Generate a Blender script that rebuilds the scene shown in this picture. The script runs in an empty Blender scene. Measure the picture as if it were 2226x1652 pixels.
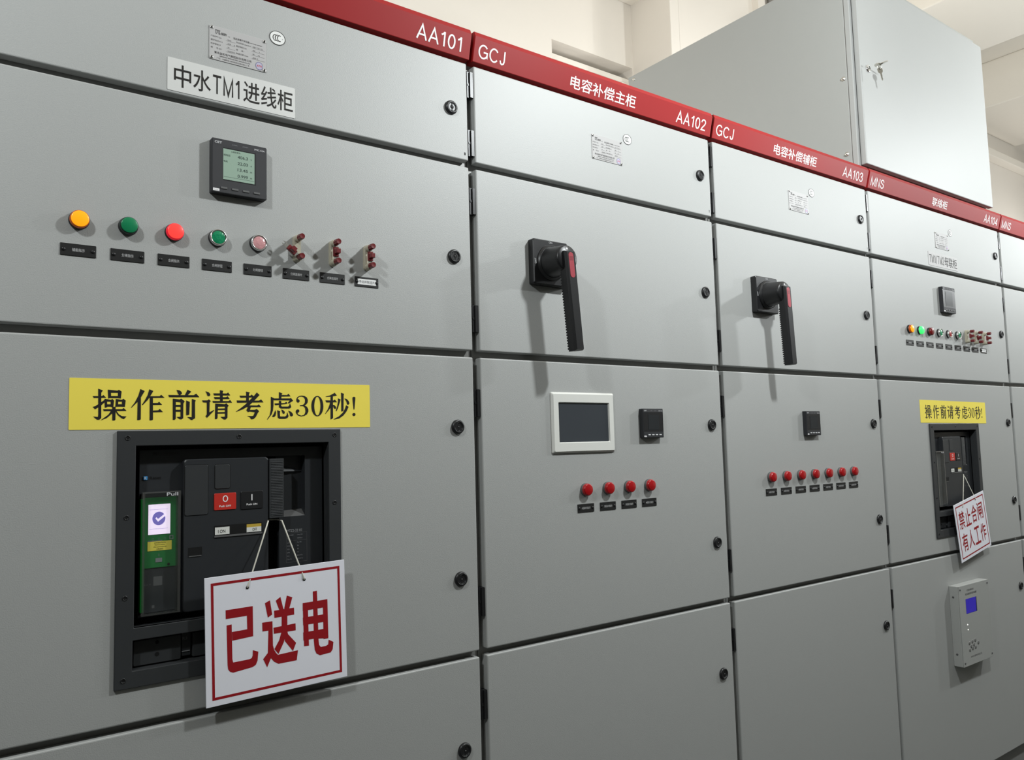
import bpy, bmesh, math, random
from mathutils import Matrix, Vector, Euler

# ---------------------------------------------------------------- camera, world, lamps, exposure
SC = bpy.context.scene
COL = SC.collection
ZO = 1.5                                   # height of the reference line (bottom of the second row of doors) above the floor


def Z(z):
    return z + ZO


cam_d = bpy.data.cameras.new('camera')
cam = bpy.data.objects.new('camera', cam_d)
COL.objects.link(cam)
_rx, _ry, _rz = 1.653840862642327, -0.026832405104423352, -0.6423279963078466
cam.matrix_world = (Matrix.Translation((-0.95474, -1.38627, Z(-0.20339))) @ Matrix.Rotation(_rz, 4, 'Z')
                    @ Matrix.Rotation(_rx, 4, 'X') @ Matrix.Rotation(_ry, 4, 'Z'))
cam_d.sensor_fit = 'HORIZONTAL'
cam_d.sensor_width = 36.0
cam_d.lens = 1740.0 / 2226.0 * 36.0
cam_d.clip_start = 0.02
SC.camera = cam

world = bpy.data.worlds.new('world')
SC.world = world
world.use_nodes = True
world.node_tree.nodes['Background'].inputs[0].default_value = (0.95, 0.97, 1.0, 1)
world.node_tree.nodes['Background'].inputs[1].default_value = 0.0


def lamp(name, loc, power, radius=0.06, color=(1.0, 0.98, 0.95)):
    d = bpy.data.lights.new(name, 'POINT')
    d.energy = power
    d.shadow_soft_size = radius
    d.color = color
    o = bpy.data.objects.new(name, d)
    o.location = loc
    COL.objects.link(o)
    return o


AISLE_Y, AISLE_Z = -1.05, 2.62
LAMPS = [('aisle_lamp', (-1.65, AISLE_Y, AISLE_Z), 68.0, 0.06, (0.94, 0.99, 1.0)),      # the row hung over the aisle in front of the cabinets
         ('aisle_lamp', (0.78, AISLE_Y, AISLE_Z), 96.0, 0.06, (0.94, 0.99, 1.0)),
         ('aisle_lamp', (3.25, AISLE_Y, AISLE_Z), 94.0, 0.06, (0.94, 0.99, 1.0)),
         ('aisle_lamp', (5.6, AISLE_Y, AISLE_Z), 94.0, 0.06, (0.94, 0.99, 1.0)),
         ('rear_lamp', (0.5, 1.35, 2.75), 20.0, 0.10, (1.0, 0.98, 0.95)),               # the row behind the cabinets
         ('rear_lamp', (2.1, 1.40, 2.80), 10.0, 0.10, (1.0, 0.98, 0.95)),
         ('rear_lamp', (3.2, 1.20, 2.85), 26.0, 0.10, (1.0, 0.98, 0.95)),
         ('rear_lamp', (7.4, 1.20, 2.75), 18.0, 0.10, (1.0, 0.98, 0.95))]
for q in LAMPS:
    lamp(*q)

SC.view_settings.view_transform = 'Standard'
SC.view_settings.look = 'None'
SC.view_settings.gamma = 1.0
SC.view_settings.use_curve_mapping = False
SC.view_settings.exposure = 0.0
SC.cycles.use_denoising = True
SC.cycles.max_bounces = 8


# ---------------------------------------------------------------- materials
def srgb(r, g, b):
    f = lambda c: (c / 255 / 12.92) if c / 255 <= 0.04045 else ((c / 255 + 0.055) / 1.055) ** 2.4
    return (f(r), f(g), f(b), 1.0)


MATS = {}


def mat(name, col, rough=0.5, metal=0.0, spec=0.5, bump=None, var=0.0, var_scale=3.0, emit=None, estr=0.0, coat=0.0):
    """bump = (scale, strength, distance); var mixes a little soft noise into the colour"""
    m = bpy.data.materials.new(name)
    m.use_nodes = True
    nt = m.node_tree
    b = nt.nodes['Principled BSDF']
    b.inputs['Base Color'].default_value = col
    b.inputs['Roughness'].default_value = rough
    b.inputs['Metallic'].default_value = metal
    b.inputs['Specular IOR Level'].default_value = spec
    b.inputs['Coat Weight'].default_value = coat
    if emit is not None:
        b.inputs['Emission Color'].default_value = emit
        b.inputs['Emission Strength'].default_value = estr
    geo = nt.nodes.new('ShaderNodeNewGeometry')
    if var > 0:
        n = nt.nodes.new('ShaderNodeTexNoise')
        n.inputs['Scale'].default_value = var_scale
        n.inputs['Detail'].default_value = 4
        nt.links.new(geo.outputs['Position'], n.inputs['Vector'])
        mx = nt.nodes.new('ShaderNodeMix')
        mx.data_type = 'RGBA'
        mx.inputs['A'].default_value = col
        mx.inputs['B'].default_value = tuple(c * (1 - var) for c in col[:3]) + (1,)
        nt.links.new(n.outputs['Fac'], mx.inputs['Factor'])
        nt.links.new(mx.outputs['Result'], b.inputs['Base Color'])
    if bump:
        n2 = nt.nodes.new('ShaderNodeTexNoise')
        n2.inputs['Scale'].default_value = bump[0]
        n2.inputs['Detail'].default_value = 1.5
        nt.links.new(geo.outputs['Position'], n2.inputs['Vector'])
        bp = nt.nodes.new('ShaderNodeBump')
        bp.inputs['Strength'].default_value = bump[1]
        bp.inputs['Distance'].default_value = bump[2]
        nt.links.new(n2.outputs['Fac'], bp.inputs['Height'])
        nt.links.new(bp.outputs['Normal'], b.inputs['Normal'])
    MATS[name] = m
    return m


PAINT = mat('grey_powder_coat', (0.365, 0.37, 0.36, 1), 0.55, 0, 1.0, bump=(560, 0.38, 0.0006), var=0.05, var_scale=2.2)
PAINT_FLAT = mat('grey_panel_paint', (0.36, 0.365, 0.35, 1), 0.5, 0, 0.4, bump=(560, 0.3, 0.0005), var=0.04)
FRAME = mat('frame_metal', (0.26, 0.26, 0.25, 1), 0.45, 0.2, 0.4, var=0.1, var_scale=9)
RED = mat('red_header_paint', srgb(152, 30, 31), 0.5, 0, 0.22, var=0.08, var_scale=6)
WHITE = mat('white_print', (0.86, 0.84, 0.84, 1), 0.5)
BLACK = mat('black_plastic', (0.013, 0.013, 0.014, 1), 0.36, 0, 0.45)
BLACK_MATT = mat('black_matt', (0.008, 0.008, 0.008, 1), 0.7, 0, 0.2)
INK = mat('black_ink', (0.012, 0.010, 0.008, 1), 0.6, 0, 0.3)
DARK = mat('dark_grey_plastic', (0.032, 0.034, 0.036, 1), 0.45, 0, 0.4, bump=(1500, 0.15, 0.0003))
DARK2 = mat('charcoal_plastic', (0.022, 0.024, 0.027, 1), 0.42, 0, 0.45, bump=(1500, 0.12, 0.0003))
DARK3 = mat('grey_button_plastic', (0.10, 0.10, 0.10, 1), 0.5)
METER = mat('meter_plastic', (0.026, 0.027, 0.030, 1), 0.5, 0, 0.3)
METER_FACE = mat('meter_face', (0.045, 0.045, 0.048, 1), 0.55, 0, 0.25)
LABEL_BLACK = mat('label_plate_black', (0.014, 0.014, 0.014, 1), 0.4, 0, 0.5)
LABEL_TEXT = mat('label_engraving', (0.5, 0.5, 0.5, 1), 0.6)
CHROME = mat('chrome', (0.75, 0.75, 0.74, 1), 0.18, 1.0)
ALU = mat('aluminium_plate', (0.43, 0.42, 0.415, 1), 0.5, 0.0, 0.4)
ALU_LIGHT = mat('brushed_label', (0.72, 0.72, 0.70, 1), 0.3, 0.2, 0.5)
PRINT_GREY = mat('printed_grey', (0.10, 0.095, 0.095, 1), 0.6)
YELLOW = mat('yellow_label', srgb(246, 226, 92), 0.42, 0, 0.4, var=0.03, var_scale=12)
SIGN = mat('white_sign_board', (0.80, 0.80, 0.86, 1), 0.5, 0, 0.4)
SIGN_RED = mat('sign_red', srgb(150, 22, 30), 0.5, 0, 0.3)
CORD = mat('cord', (0.62, 0.60, 0.52, 1), 0.8)
CREAM = mat('cream_bakelite', (0.42, 0.39, 0.30, 1), 0.35)
MAROON = mat('maroon_bakelite', (0.145, 0.012, 0.014, 1), 0.32)
NICKEL = mat('nickel', (0.80, 0.78, 0.72, 1), 0.25, 1.0)
LENS_RED = mat('red_lens_off', srgb(165, 18, 24), 0.22, 0, 0.5, coat=0.3)
LENS_DARKRED = mat('dark_red_lens_off', srgb(110, 14, 20), 0.22, 0, 0.5, coat=0.3)
LENS_GREEN = mat('green_lens_off', srgb(18, 122, 78), 0.25, 0, 0.5, coat=0.2)
LENS_GREEN_D = mat('green_lens_rim', srgb(8, 40, 32), 0.25, 0, 0.5)
LENS_ORANGE_ON = mat('orange_lens_lit', srgb(240, 140, 20), 0.25, 0, 0.5, emit=srgb(255, 170, 20), estr=0.62)
LENS_ORANGE_D = mat('orange_lens_rim', srgb(170, 78, 20), 0.2, 0, 0.5, emit=srgb(200, 90, 20), estr=0.12)
LENS_RED_ON = mat('red_lens_lit', srgb(235, 50, 50), 0.25, 0, 0.5, emit=srgb(255, 70, 60), estr=0.75)
LENS_RED_D = mat('red_lens_lit_rim', srgb(220, 30, 50), 0.2, 0, 0.5, emit=srgb(240, 20, 50), estr=0.35)
LENS_GREEN_ON = mat('green_lens_lit', srgb(60, 240, 110), 0.25, 0, 0.5, emit=srgb(60, 255, 110), estr=0.85)
BTN_GREEN = mat('green_button', srgb(20, 132, 88), 0.2, 0, 0.5, bump=(160, 0.6, 0.002), coat=0.4)
BTN_PINK = mat('faded_red_button', srgb(206, 150, 152), 0.2, 0, 0.5, bump=(160, 0.5, 0.002), coat=0.4)
BTN_RED = mat('red_button', srgb(150, 40, 44), 0.25, 0, 0.5, coat=0.3)
LCD = mat('meter_lcd', srgb(150, 172, 156), 0.25, 0, 0.4)
LCD_DARK = mat('meter_lcd_text', srgb(70, 86, 78), 0.4)
LCD_OFF = mat('meter_lcd_off', (0.026, 0.028, 0.030, 1), 0.3, 0, 0.2)
HMI = mat('panel_bezel', (0.70, 0.70, 0.66, 1), 0.45)
HMI_SCREEN = mat('dark_screen', (0.050, 0.056, 0.064, 1), 0.2, 0, 0.5)
HANDLE_RED = mat('handle_red_insert', srgb(160, 52, 64), 0.4)
OFF_RED = mat('off_button_red', srgb(192, 46, 36), 0.4)
GREEN_UNIT = mat('green_unit_plastic', srgb(34, 118, 58), 0.4)
GREEN_EDGE = mat('green_unit_edge', srgb(16, 110, 40), 0.4)
UNIT_GREY = mat('filmed_grey_unit', (0.075, 0.080, 0.082, 1), 0.35)
SCREEN_ON = mat('lit_screen', srgb(240, 225, 245), 0.3, emit=srgb(244, 226, 248), estr=0.75)
SCREEN_ICON = mat('lit_screen_icon', srgb(120, 112, 190), 0.3, emit=srgb(128, 118, 200), estr=0.45)
BLUE_SCREEN = mat('blue_screen', srgb(40, 30, 130), 0.3, emit=srgb(48, 36, 170), estr=0.45)
BLUE = mat('blue_reset', srgb(60, 140, 200), 0.4)
LED = mat('white_led', (0.9, 0.9, 0.85, 1), 0.4, emit=(1, 0.98, 0.9, 1), estr=1.2)
FADED = mat('faded_print', (0.22, 0.22, 0.23, 1), 0.6)
LIGHT_PRINT = mat('light_print', (0.55, 0.55, 0.56, 1), 0.6)
WALL = mat('wall_paint', (0.80, 0.755, 0.69, 1), 0.85, 0, 0.2, bump=(40, 0.12, 0.003), var=0.04, var_scale=1.5)
CEIL = mat('ceiling_paint', (0.82, 0.775, 0.70, 1), 0.9, 0, 0.2, var=0.04, var_scale=1.2)
WALL_GREY = mat('opening_grey', (0.26, 0.25, 0.235, 1), 0.8, var=0.3, var_scale=8)
CONDUIT = mat('conduit_grey', (0.30, 0.29, 0.28, 1), 0.5)
WALL_DIM = mat('dim_wall_paint', (0.22, 0.22, 0.21, 1), 0.8, 0, 0.2, var=0.1)
FLOOR = mat('floor_epoxy', (0.05, 0.055, 0.05, 1), 0.5, 0, 0.4, var=0.15, var_scale=2)


def clear_material(name, tint=(0.95, 0.96, 0.96, 1), gloss=0.055, rough=0.06):
    m = bpy.data.materials.new(name)
    m.use_nodes = True
    nt = m.node_tree
    nt.nodes.remove(nt.nodes['Principled BSDF'])
    tr = nt.nodes.new('ShaderNodeBsdfTransparent')
    tr.inputs['Color'].default_value = tint
    gl = nt.nodes.new('ShaderNodeBsdfGlossy')
    gl.inputs['Roughness'].default_value = rough
    gl.inputs['Color'].default_value = (0.9, 0.9, 0.9, 1)
    mx = nt.nodes.new('ShaderNodeMixShader')
    mx.inputs['Fac'].default_value = gloss
    nt.links.new(tr.outputs[0], mx.inputs[1])
    nt.links.new(gl.outputs[0], mx.inputs[2])
    nt.links.new(mx.outputs[0], nt.nodes['Material Output'].inputs['Surface'])
    return m


CLEAR = clear_material('clear_cover')
CLEAR_EDGE = clear_material('clear_cover_edge', (0.75, 0.77, 0.77, 1), 0.35, 0.25)


# ---------------------------------------------------------------- mesh helper (local frame: x right, z up, distance d out of the door = -y)
class MB:
    def __init__(self):
        self.v, self.f, self.m, self.s, self.mats = [], [], [], [], []

    def mi(self, m):
        if m not in self.mats:
            self.mats.append(m)
        return self.mats.index(m)

    def add(self, verts, faces, m, smooth=False, M=None):
        o = len(self.v)
        if M is not None:
            verts = [tuple(M @ Vector(p)) for p in verts]
        self.v += [tuple(p) for p in verts]
        k = self.mi(m)
        for fc in faces:
            self.f.append([o + i for i in fc])
            self.m.append(k)
            self.s.append(smooth)
        return self

    def box(self, x0, x1, d0, d1, z0, z1, m, M=None):
        y0, y1 = -d1, -d0                                        # y0 is the front
        vs = [(x0, y0, z0), (x1, y0, z0), (x1, y1, z0), (x0, y1, z0), (x0, y0, z1), (x1, y0, z1), (x1, y1, z1), (x0, y1, z1)]
        return self.add(vs, [(3, 2, 1, 0), (4, 5, 6, 7), (0, 1, 5, 4), (1, 2, 6, 5), (2, 3, 7, 6), (3, 0, 4, 7)], m, M=M)

    def rings(self, rings, m, smooth=False, cap0=True, cap1=True, M=None):
        """rings: lists of equally many (x, y, z) points, first at the back and last at the front, counter-clockwise seen from the front"""
        n = len(rings[0])
        vs = [p for r in rings for p in r]
        fs = []
        for a in range(len(rings) - 1):
            for i in range(n):
                j = (i + 1) % n
                fs.append((a * n + i, a * n + j, (a + 1) * n + j, (a + 1) * n + i))
        self.add(vs, fs, m, smooth, M)
        if cap1:
            self.add(rings[-1], [tuple(range(n))], m, False, M)
        if cap0:
            self.add(rings[0], [tuple(reversed(range(n)))], m, False, M)
        return self

    def poly(self, pts, d0, d1, m, bev=0.0, M=None, back=False):
        """closed outline [(x, z)] counter-clockwise, raised from d0 to d1"""
        area = sum(pts[i][0] * pts[(i + 1) % len(pts)][1] - pts[(i + 1) % len(pts)][0] * pts[i][1] for i in range(len(pts)))
        if area < 0:
            pts = pts[::-1]
        r = [[(x, -d0, z) for x, z in pts]]
        if bev:
            cx = sum(p[0] for p in pts) / len(pts)
            cz = sum(p[1] for p in pts) / len(pts)
            w = max(p[0] for p in pts) - min(p[0] for p in pts)
            h = max(p[1] for p in pts) - min(p[1] for p in pts)
            sx, sz = (w - 2 * bev) / w, (h - 2 * bev) / h
            r.append([(x, -(d1 - bev), z) for x, z in pts])
            r.append([(cx + (x - cx) * sx, -d1, cz + (z - cz) * sz) for x, z in pts])
        else:
            r.append([(x, -d1, z) for x, z in pts])
        return self.rings(r, m, cap0=back, M=M)

    def rrect(self, x0, x1, z0, z1, r, d0, d1, m, bev=0.0, seg=4, M=None, back=False):
        return self.poly(rr(x0, x1, z0, z1, r, seg), d0, d1, m, bev, M, back)

    def flat(self, pts, d, m, M=None):
        area = sum(pts[i][0] * pts[(i + 1) % len(pts)][1] - pts[(i + 1) % len(pts)][0] * pts[i][1] for i in range(len(pts)))
        if area < 0:
            pts = pts[::-1]
        return self.add([(x, -d, z) for x, z in pts], [tuple(range(len(pts)))], m, M=M)

    def rect(self, x0, x1, z0, z1, d, m, M=None):
        return self.flat([(x0, z0), (x1, z0), (x1, z1), (x0, z1)], d, m, M)

    def outline(self, x0, x1, z0, z1, t, d, m):
        for a in ((x0, x1, z0, z0 + t), (x0, x1, z1 - t, z1), (x0, x0 + t, z0 + t, z1 - t), (x1 - t, x1, z0 + t, z1 - t)):
            self.rect(*a, d, m)
        return self

    def disc(self, cx, cz, rx, rz, d, m, n=28):
        return self.flat([(cx + rx * math.cos(2 * math.pi * i / n), cz + rz * math.sin(2 * math.pi * i / n)) for i in range(n)], d, m)

    def ring(self, cx, cz, rx, rz, t, d, m, n=36, a0=0.0, a1=2 * math.pi):
        for i in range(n):
            a, b = a0 + (a1 - a0) * i / n, a0 + (a1 - a0) * (i + 1) / n
            self.add([(cx + (rx - k) * math.cos(q), -d, cz + (rz - k) * math.sin(q)) for q, k in ((a, 0), (b, 0), (b, t), (a, t))],
                     [(0, 1, 2, 3) if a1 > a0 else (3, 2, 1, 0)], m)
        return self

    def lathe(self, prof, m, n=32, cx=0.0, cz=0.0, M=None, flute=None, smooth=True):
        """prof [(r, d)] from the back outwards round an axis along -y"""
        rings = []
        for r, d in prof:
            ring = []
            for i in range(n):
                a = 2 * math.pi * i / n
                rr_ = r
                if flute and flute[0] <= d <= flute[1]:
                    rr_ = r - (flute[2] if i % 2 else 0)
                ring.append((cx + rr_ * math.cos(a), -d, cz + rr_ * math.sin(a)))
            rings.append(ring)
        return self.rings(rings, m, smooth, cap0=False, M=M)

    def plate(self, x0, x1, z0, z1, holes, d0, d1, m):
        """a plate from d0 to d1 with rectangular holes [(x0, x1, z0, z1)]"""
        xs = sorted({x0, x1, *[h[0] for h in holes], *[h[1] for h in holes]})
        zs = sorted({z0, z1, *[h[2] for h in holes], *[h[3] for h in holes]})
        nx, nz = len(xs), len(zs)
        solid = lambda i, j: (0 <= i < nx - 1 and 0 <= j < nz - 1 and not any(
            h[0] <= (xs[i] + xs[i + 1]) / 2 <= h[1] and h[2] <= (zs[j] + zs[j + 1]) / 2 <= h[3] for h in holes))
        F = {(i, j): (i * nz + j) for i in range(nx) for j in range(nz)}
        off = nx * nz
        vs = [(x, -d1, z) for x in xs for z in zs] + [(x, -d0, z) for x in xs for z in zs]
        fs = []
        for i in range(nx - 1):
            for j in range(nz - 1):
                if not solid(i, j):
                    continue
                a, b, c, d = F[i, j], F[i + 1, j], F[i + 1, j + 1], F[i, j + 1]
                fs += [(a, b, c, d), (off + d, off + c, off + b, off + a)]
                if not solid(i - 1, j):
                    fs.append((d, off + d, off + a, a))
                if not solid(i + 1, j):
                    fs.append((b, off + b, off + c, c))
                if not solid(i, j - 1):
                    fs.append((a, off + a, off + b, b))
                if not solid(i, j + 1):
                    fs.append((c, off + c, off + d, d))
        return self.add(vs, fs, m)

    def tube(self, pts, r, m, n=8):
        pts = [Vector(p) for p in pts]
        rings = []
        for i, p in enumerate(pts):
            t = (pts[min(i + 1, len(pts) - 1)] - pts[max(i - 1, 0)]).normalized()
            a = t.orthogonal().normalized() if i == 0 else (a - t * a.dot(t)).normalized()
            b = t.cross(a)
            rings.append([tuple(p + r * (math.cos(2 * math.pi * k / n) * a + math.sin(2 * math.pi * k / n) * b)) for k in range(n)])
        return self.rings(rings, m, True)

    def text(self, body, x0, x1, z0, z1, d, m, bold=0.0, M=None, fit=True, align='c', spacing=1.0):
        """lettering whose ink fills the box (fit) or keeps its proportions at the height of the box"""
        vs, fs = glyphs(body, bold, spacing)
        ax = min(v[0] for v in vs); bx = max(v[0] for v in vs)
        az = min(v[1] for v in vs); bz = max(v[1] for v in vs)
        sz = (z1 - z0) / (bz - az)
        if fit:
            sx = (x1 - x0) / (bx - ax)
            ox = x0
        else:
            sx = sz
            w = (bx - ax) * sx
            if w > x1 - x0:
                sx *= (x1 - x0) / w
                w = x1 - x0
            ox = x0 if align == 'l' else (x1 - w if align == 'r' else (x0 + x1 - w) / 2)
        return self.add([(ox + (v[0] - ax) * sx, -d, z0 + (v[1] - az) * sz) for v in vs], fs, m, M=M)

    def mesh(self, name, merge=False):
        me = bpy.data.meshes.new(name)
        me.from_pydata(self.v, [], self.f)
        for m in self.mats:
            me.materials.append(m)
        me.polygons.foreach_set('material_index', self.m)
        me.polygons.foreach_set('use_smooth', self.s)
        me.update()
        if merge:
            bm = bmesh.new()
            bm.from_mesh(me)
            bmesh.ops.remove_doubles(bm, verts=bm.verts, dist=1e-6)
            bm.to_mesh(me)
            bm.free()
        return me

    def build(self, name, parent=None, bevel=0.0, loc=None, segs=2):
        me = self.mesh(name, merge=bevel > 0)
        return put(name, me, parent, bevel, loc, segs)


def put(name, me, parent=None, bevel=0.0, loc=None, segs=2):
    o = bpy.data.objects.new(name, me)
    COL.objects.link(o)
    if parent is not None:
        o.parent = parent
    if loc is not None:
        o.location = loc
    if bevel:
        b = o.modifiers.new('bevel', 'BEVEL')
        b.width = bevel
        b.segments = segs
        b.limit_method = 'ANGLE'
        b.angle_limit = math.radians(50)
    return o


def rr(x0, x1, z0, z1, r, seg=4):
    pts = []
    for cx, cz, a0 in ((x1 - r, z0 + r, -90), (x1 - r, z1 - r, 0), (x0 + r, z1 - r, 90), (x0 + r, z0 + r, 180)):
        for k in range(seg + 1):
            a = math.radians(a0 + 90 * k / seg)
            pts.append((cx + r * math.cos(a), cz + r * math.sin(a)))
    return pts


_GL = {}


def glyphs(body, bold, spacing=1.0):
    key = (body, bold, spacing)
    if key not in _GL:
        c = bpy.data.curves.new('lettering', 'FONT')
        c.body = body
        c.offset = bold
        c.space_character = spacing
        c.resolution_u = 3
        o = bpy.data.objects.new('lettering', c)
        COL.objects.link(o)
        dg = bpy.context.evaluated_depsgraph_get()
        me = bpy.data.meshes.new_from_object(o.evaluated_get(dg))
        _GL[key] = ([tuple(v.co) for v in me.vertices], [tuple(p.vertices) for p in me.polygons])
        bpy.data.objects.remove(o)
        bpy.data.curves.remove(c)
        bpy.data.meshes.remove(me)
    return _GL[key]


def tag(o, label=None, cat=None, group=None, kind=None):
    if label:
        o['label'] = label
    if cat:
        o['category'] = cat
    if group:
        o['group'] = group
    if kind:
        o['kind'] = kind
    return o


def thing(name, label, cat, loc, group=None, rot=None):
    o = bpy.data.objects.new(name, None)
    o.empty_display_size = 0.05
    COL.objects.link(o)
    o.location = loc
    if rot is not None:
        o.rotation_euler = rot
    return tag(o, label, cat, group)


def copy_tree(o, parent=None):
    c = o.copy()
    COL.objects.link(c)
    c.parent = parent
    for ch in list(o.children):
        copy_tree(ch, c)
    return c


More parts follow.
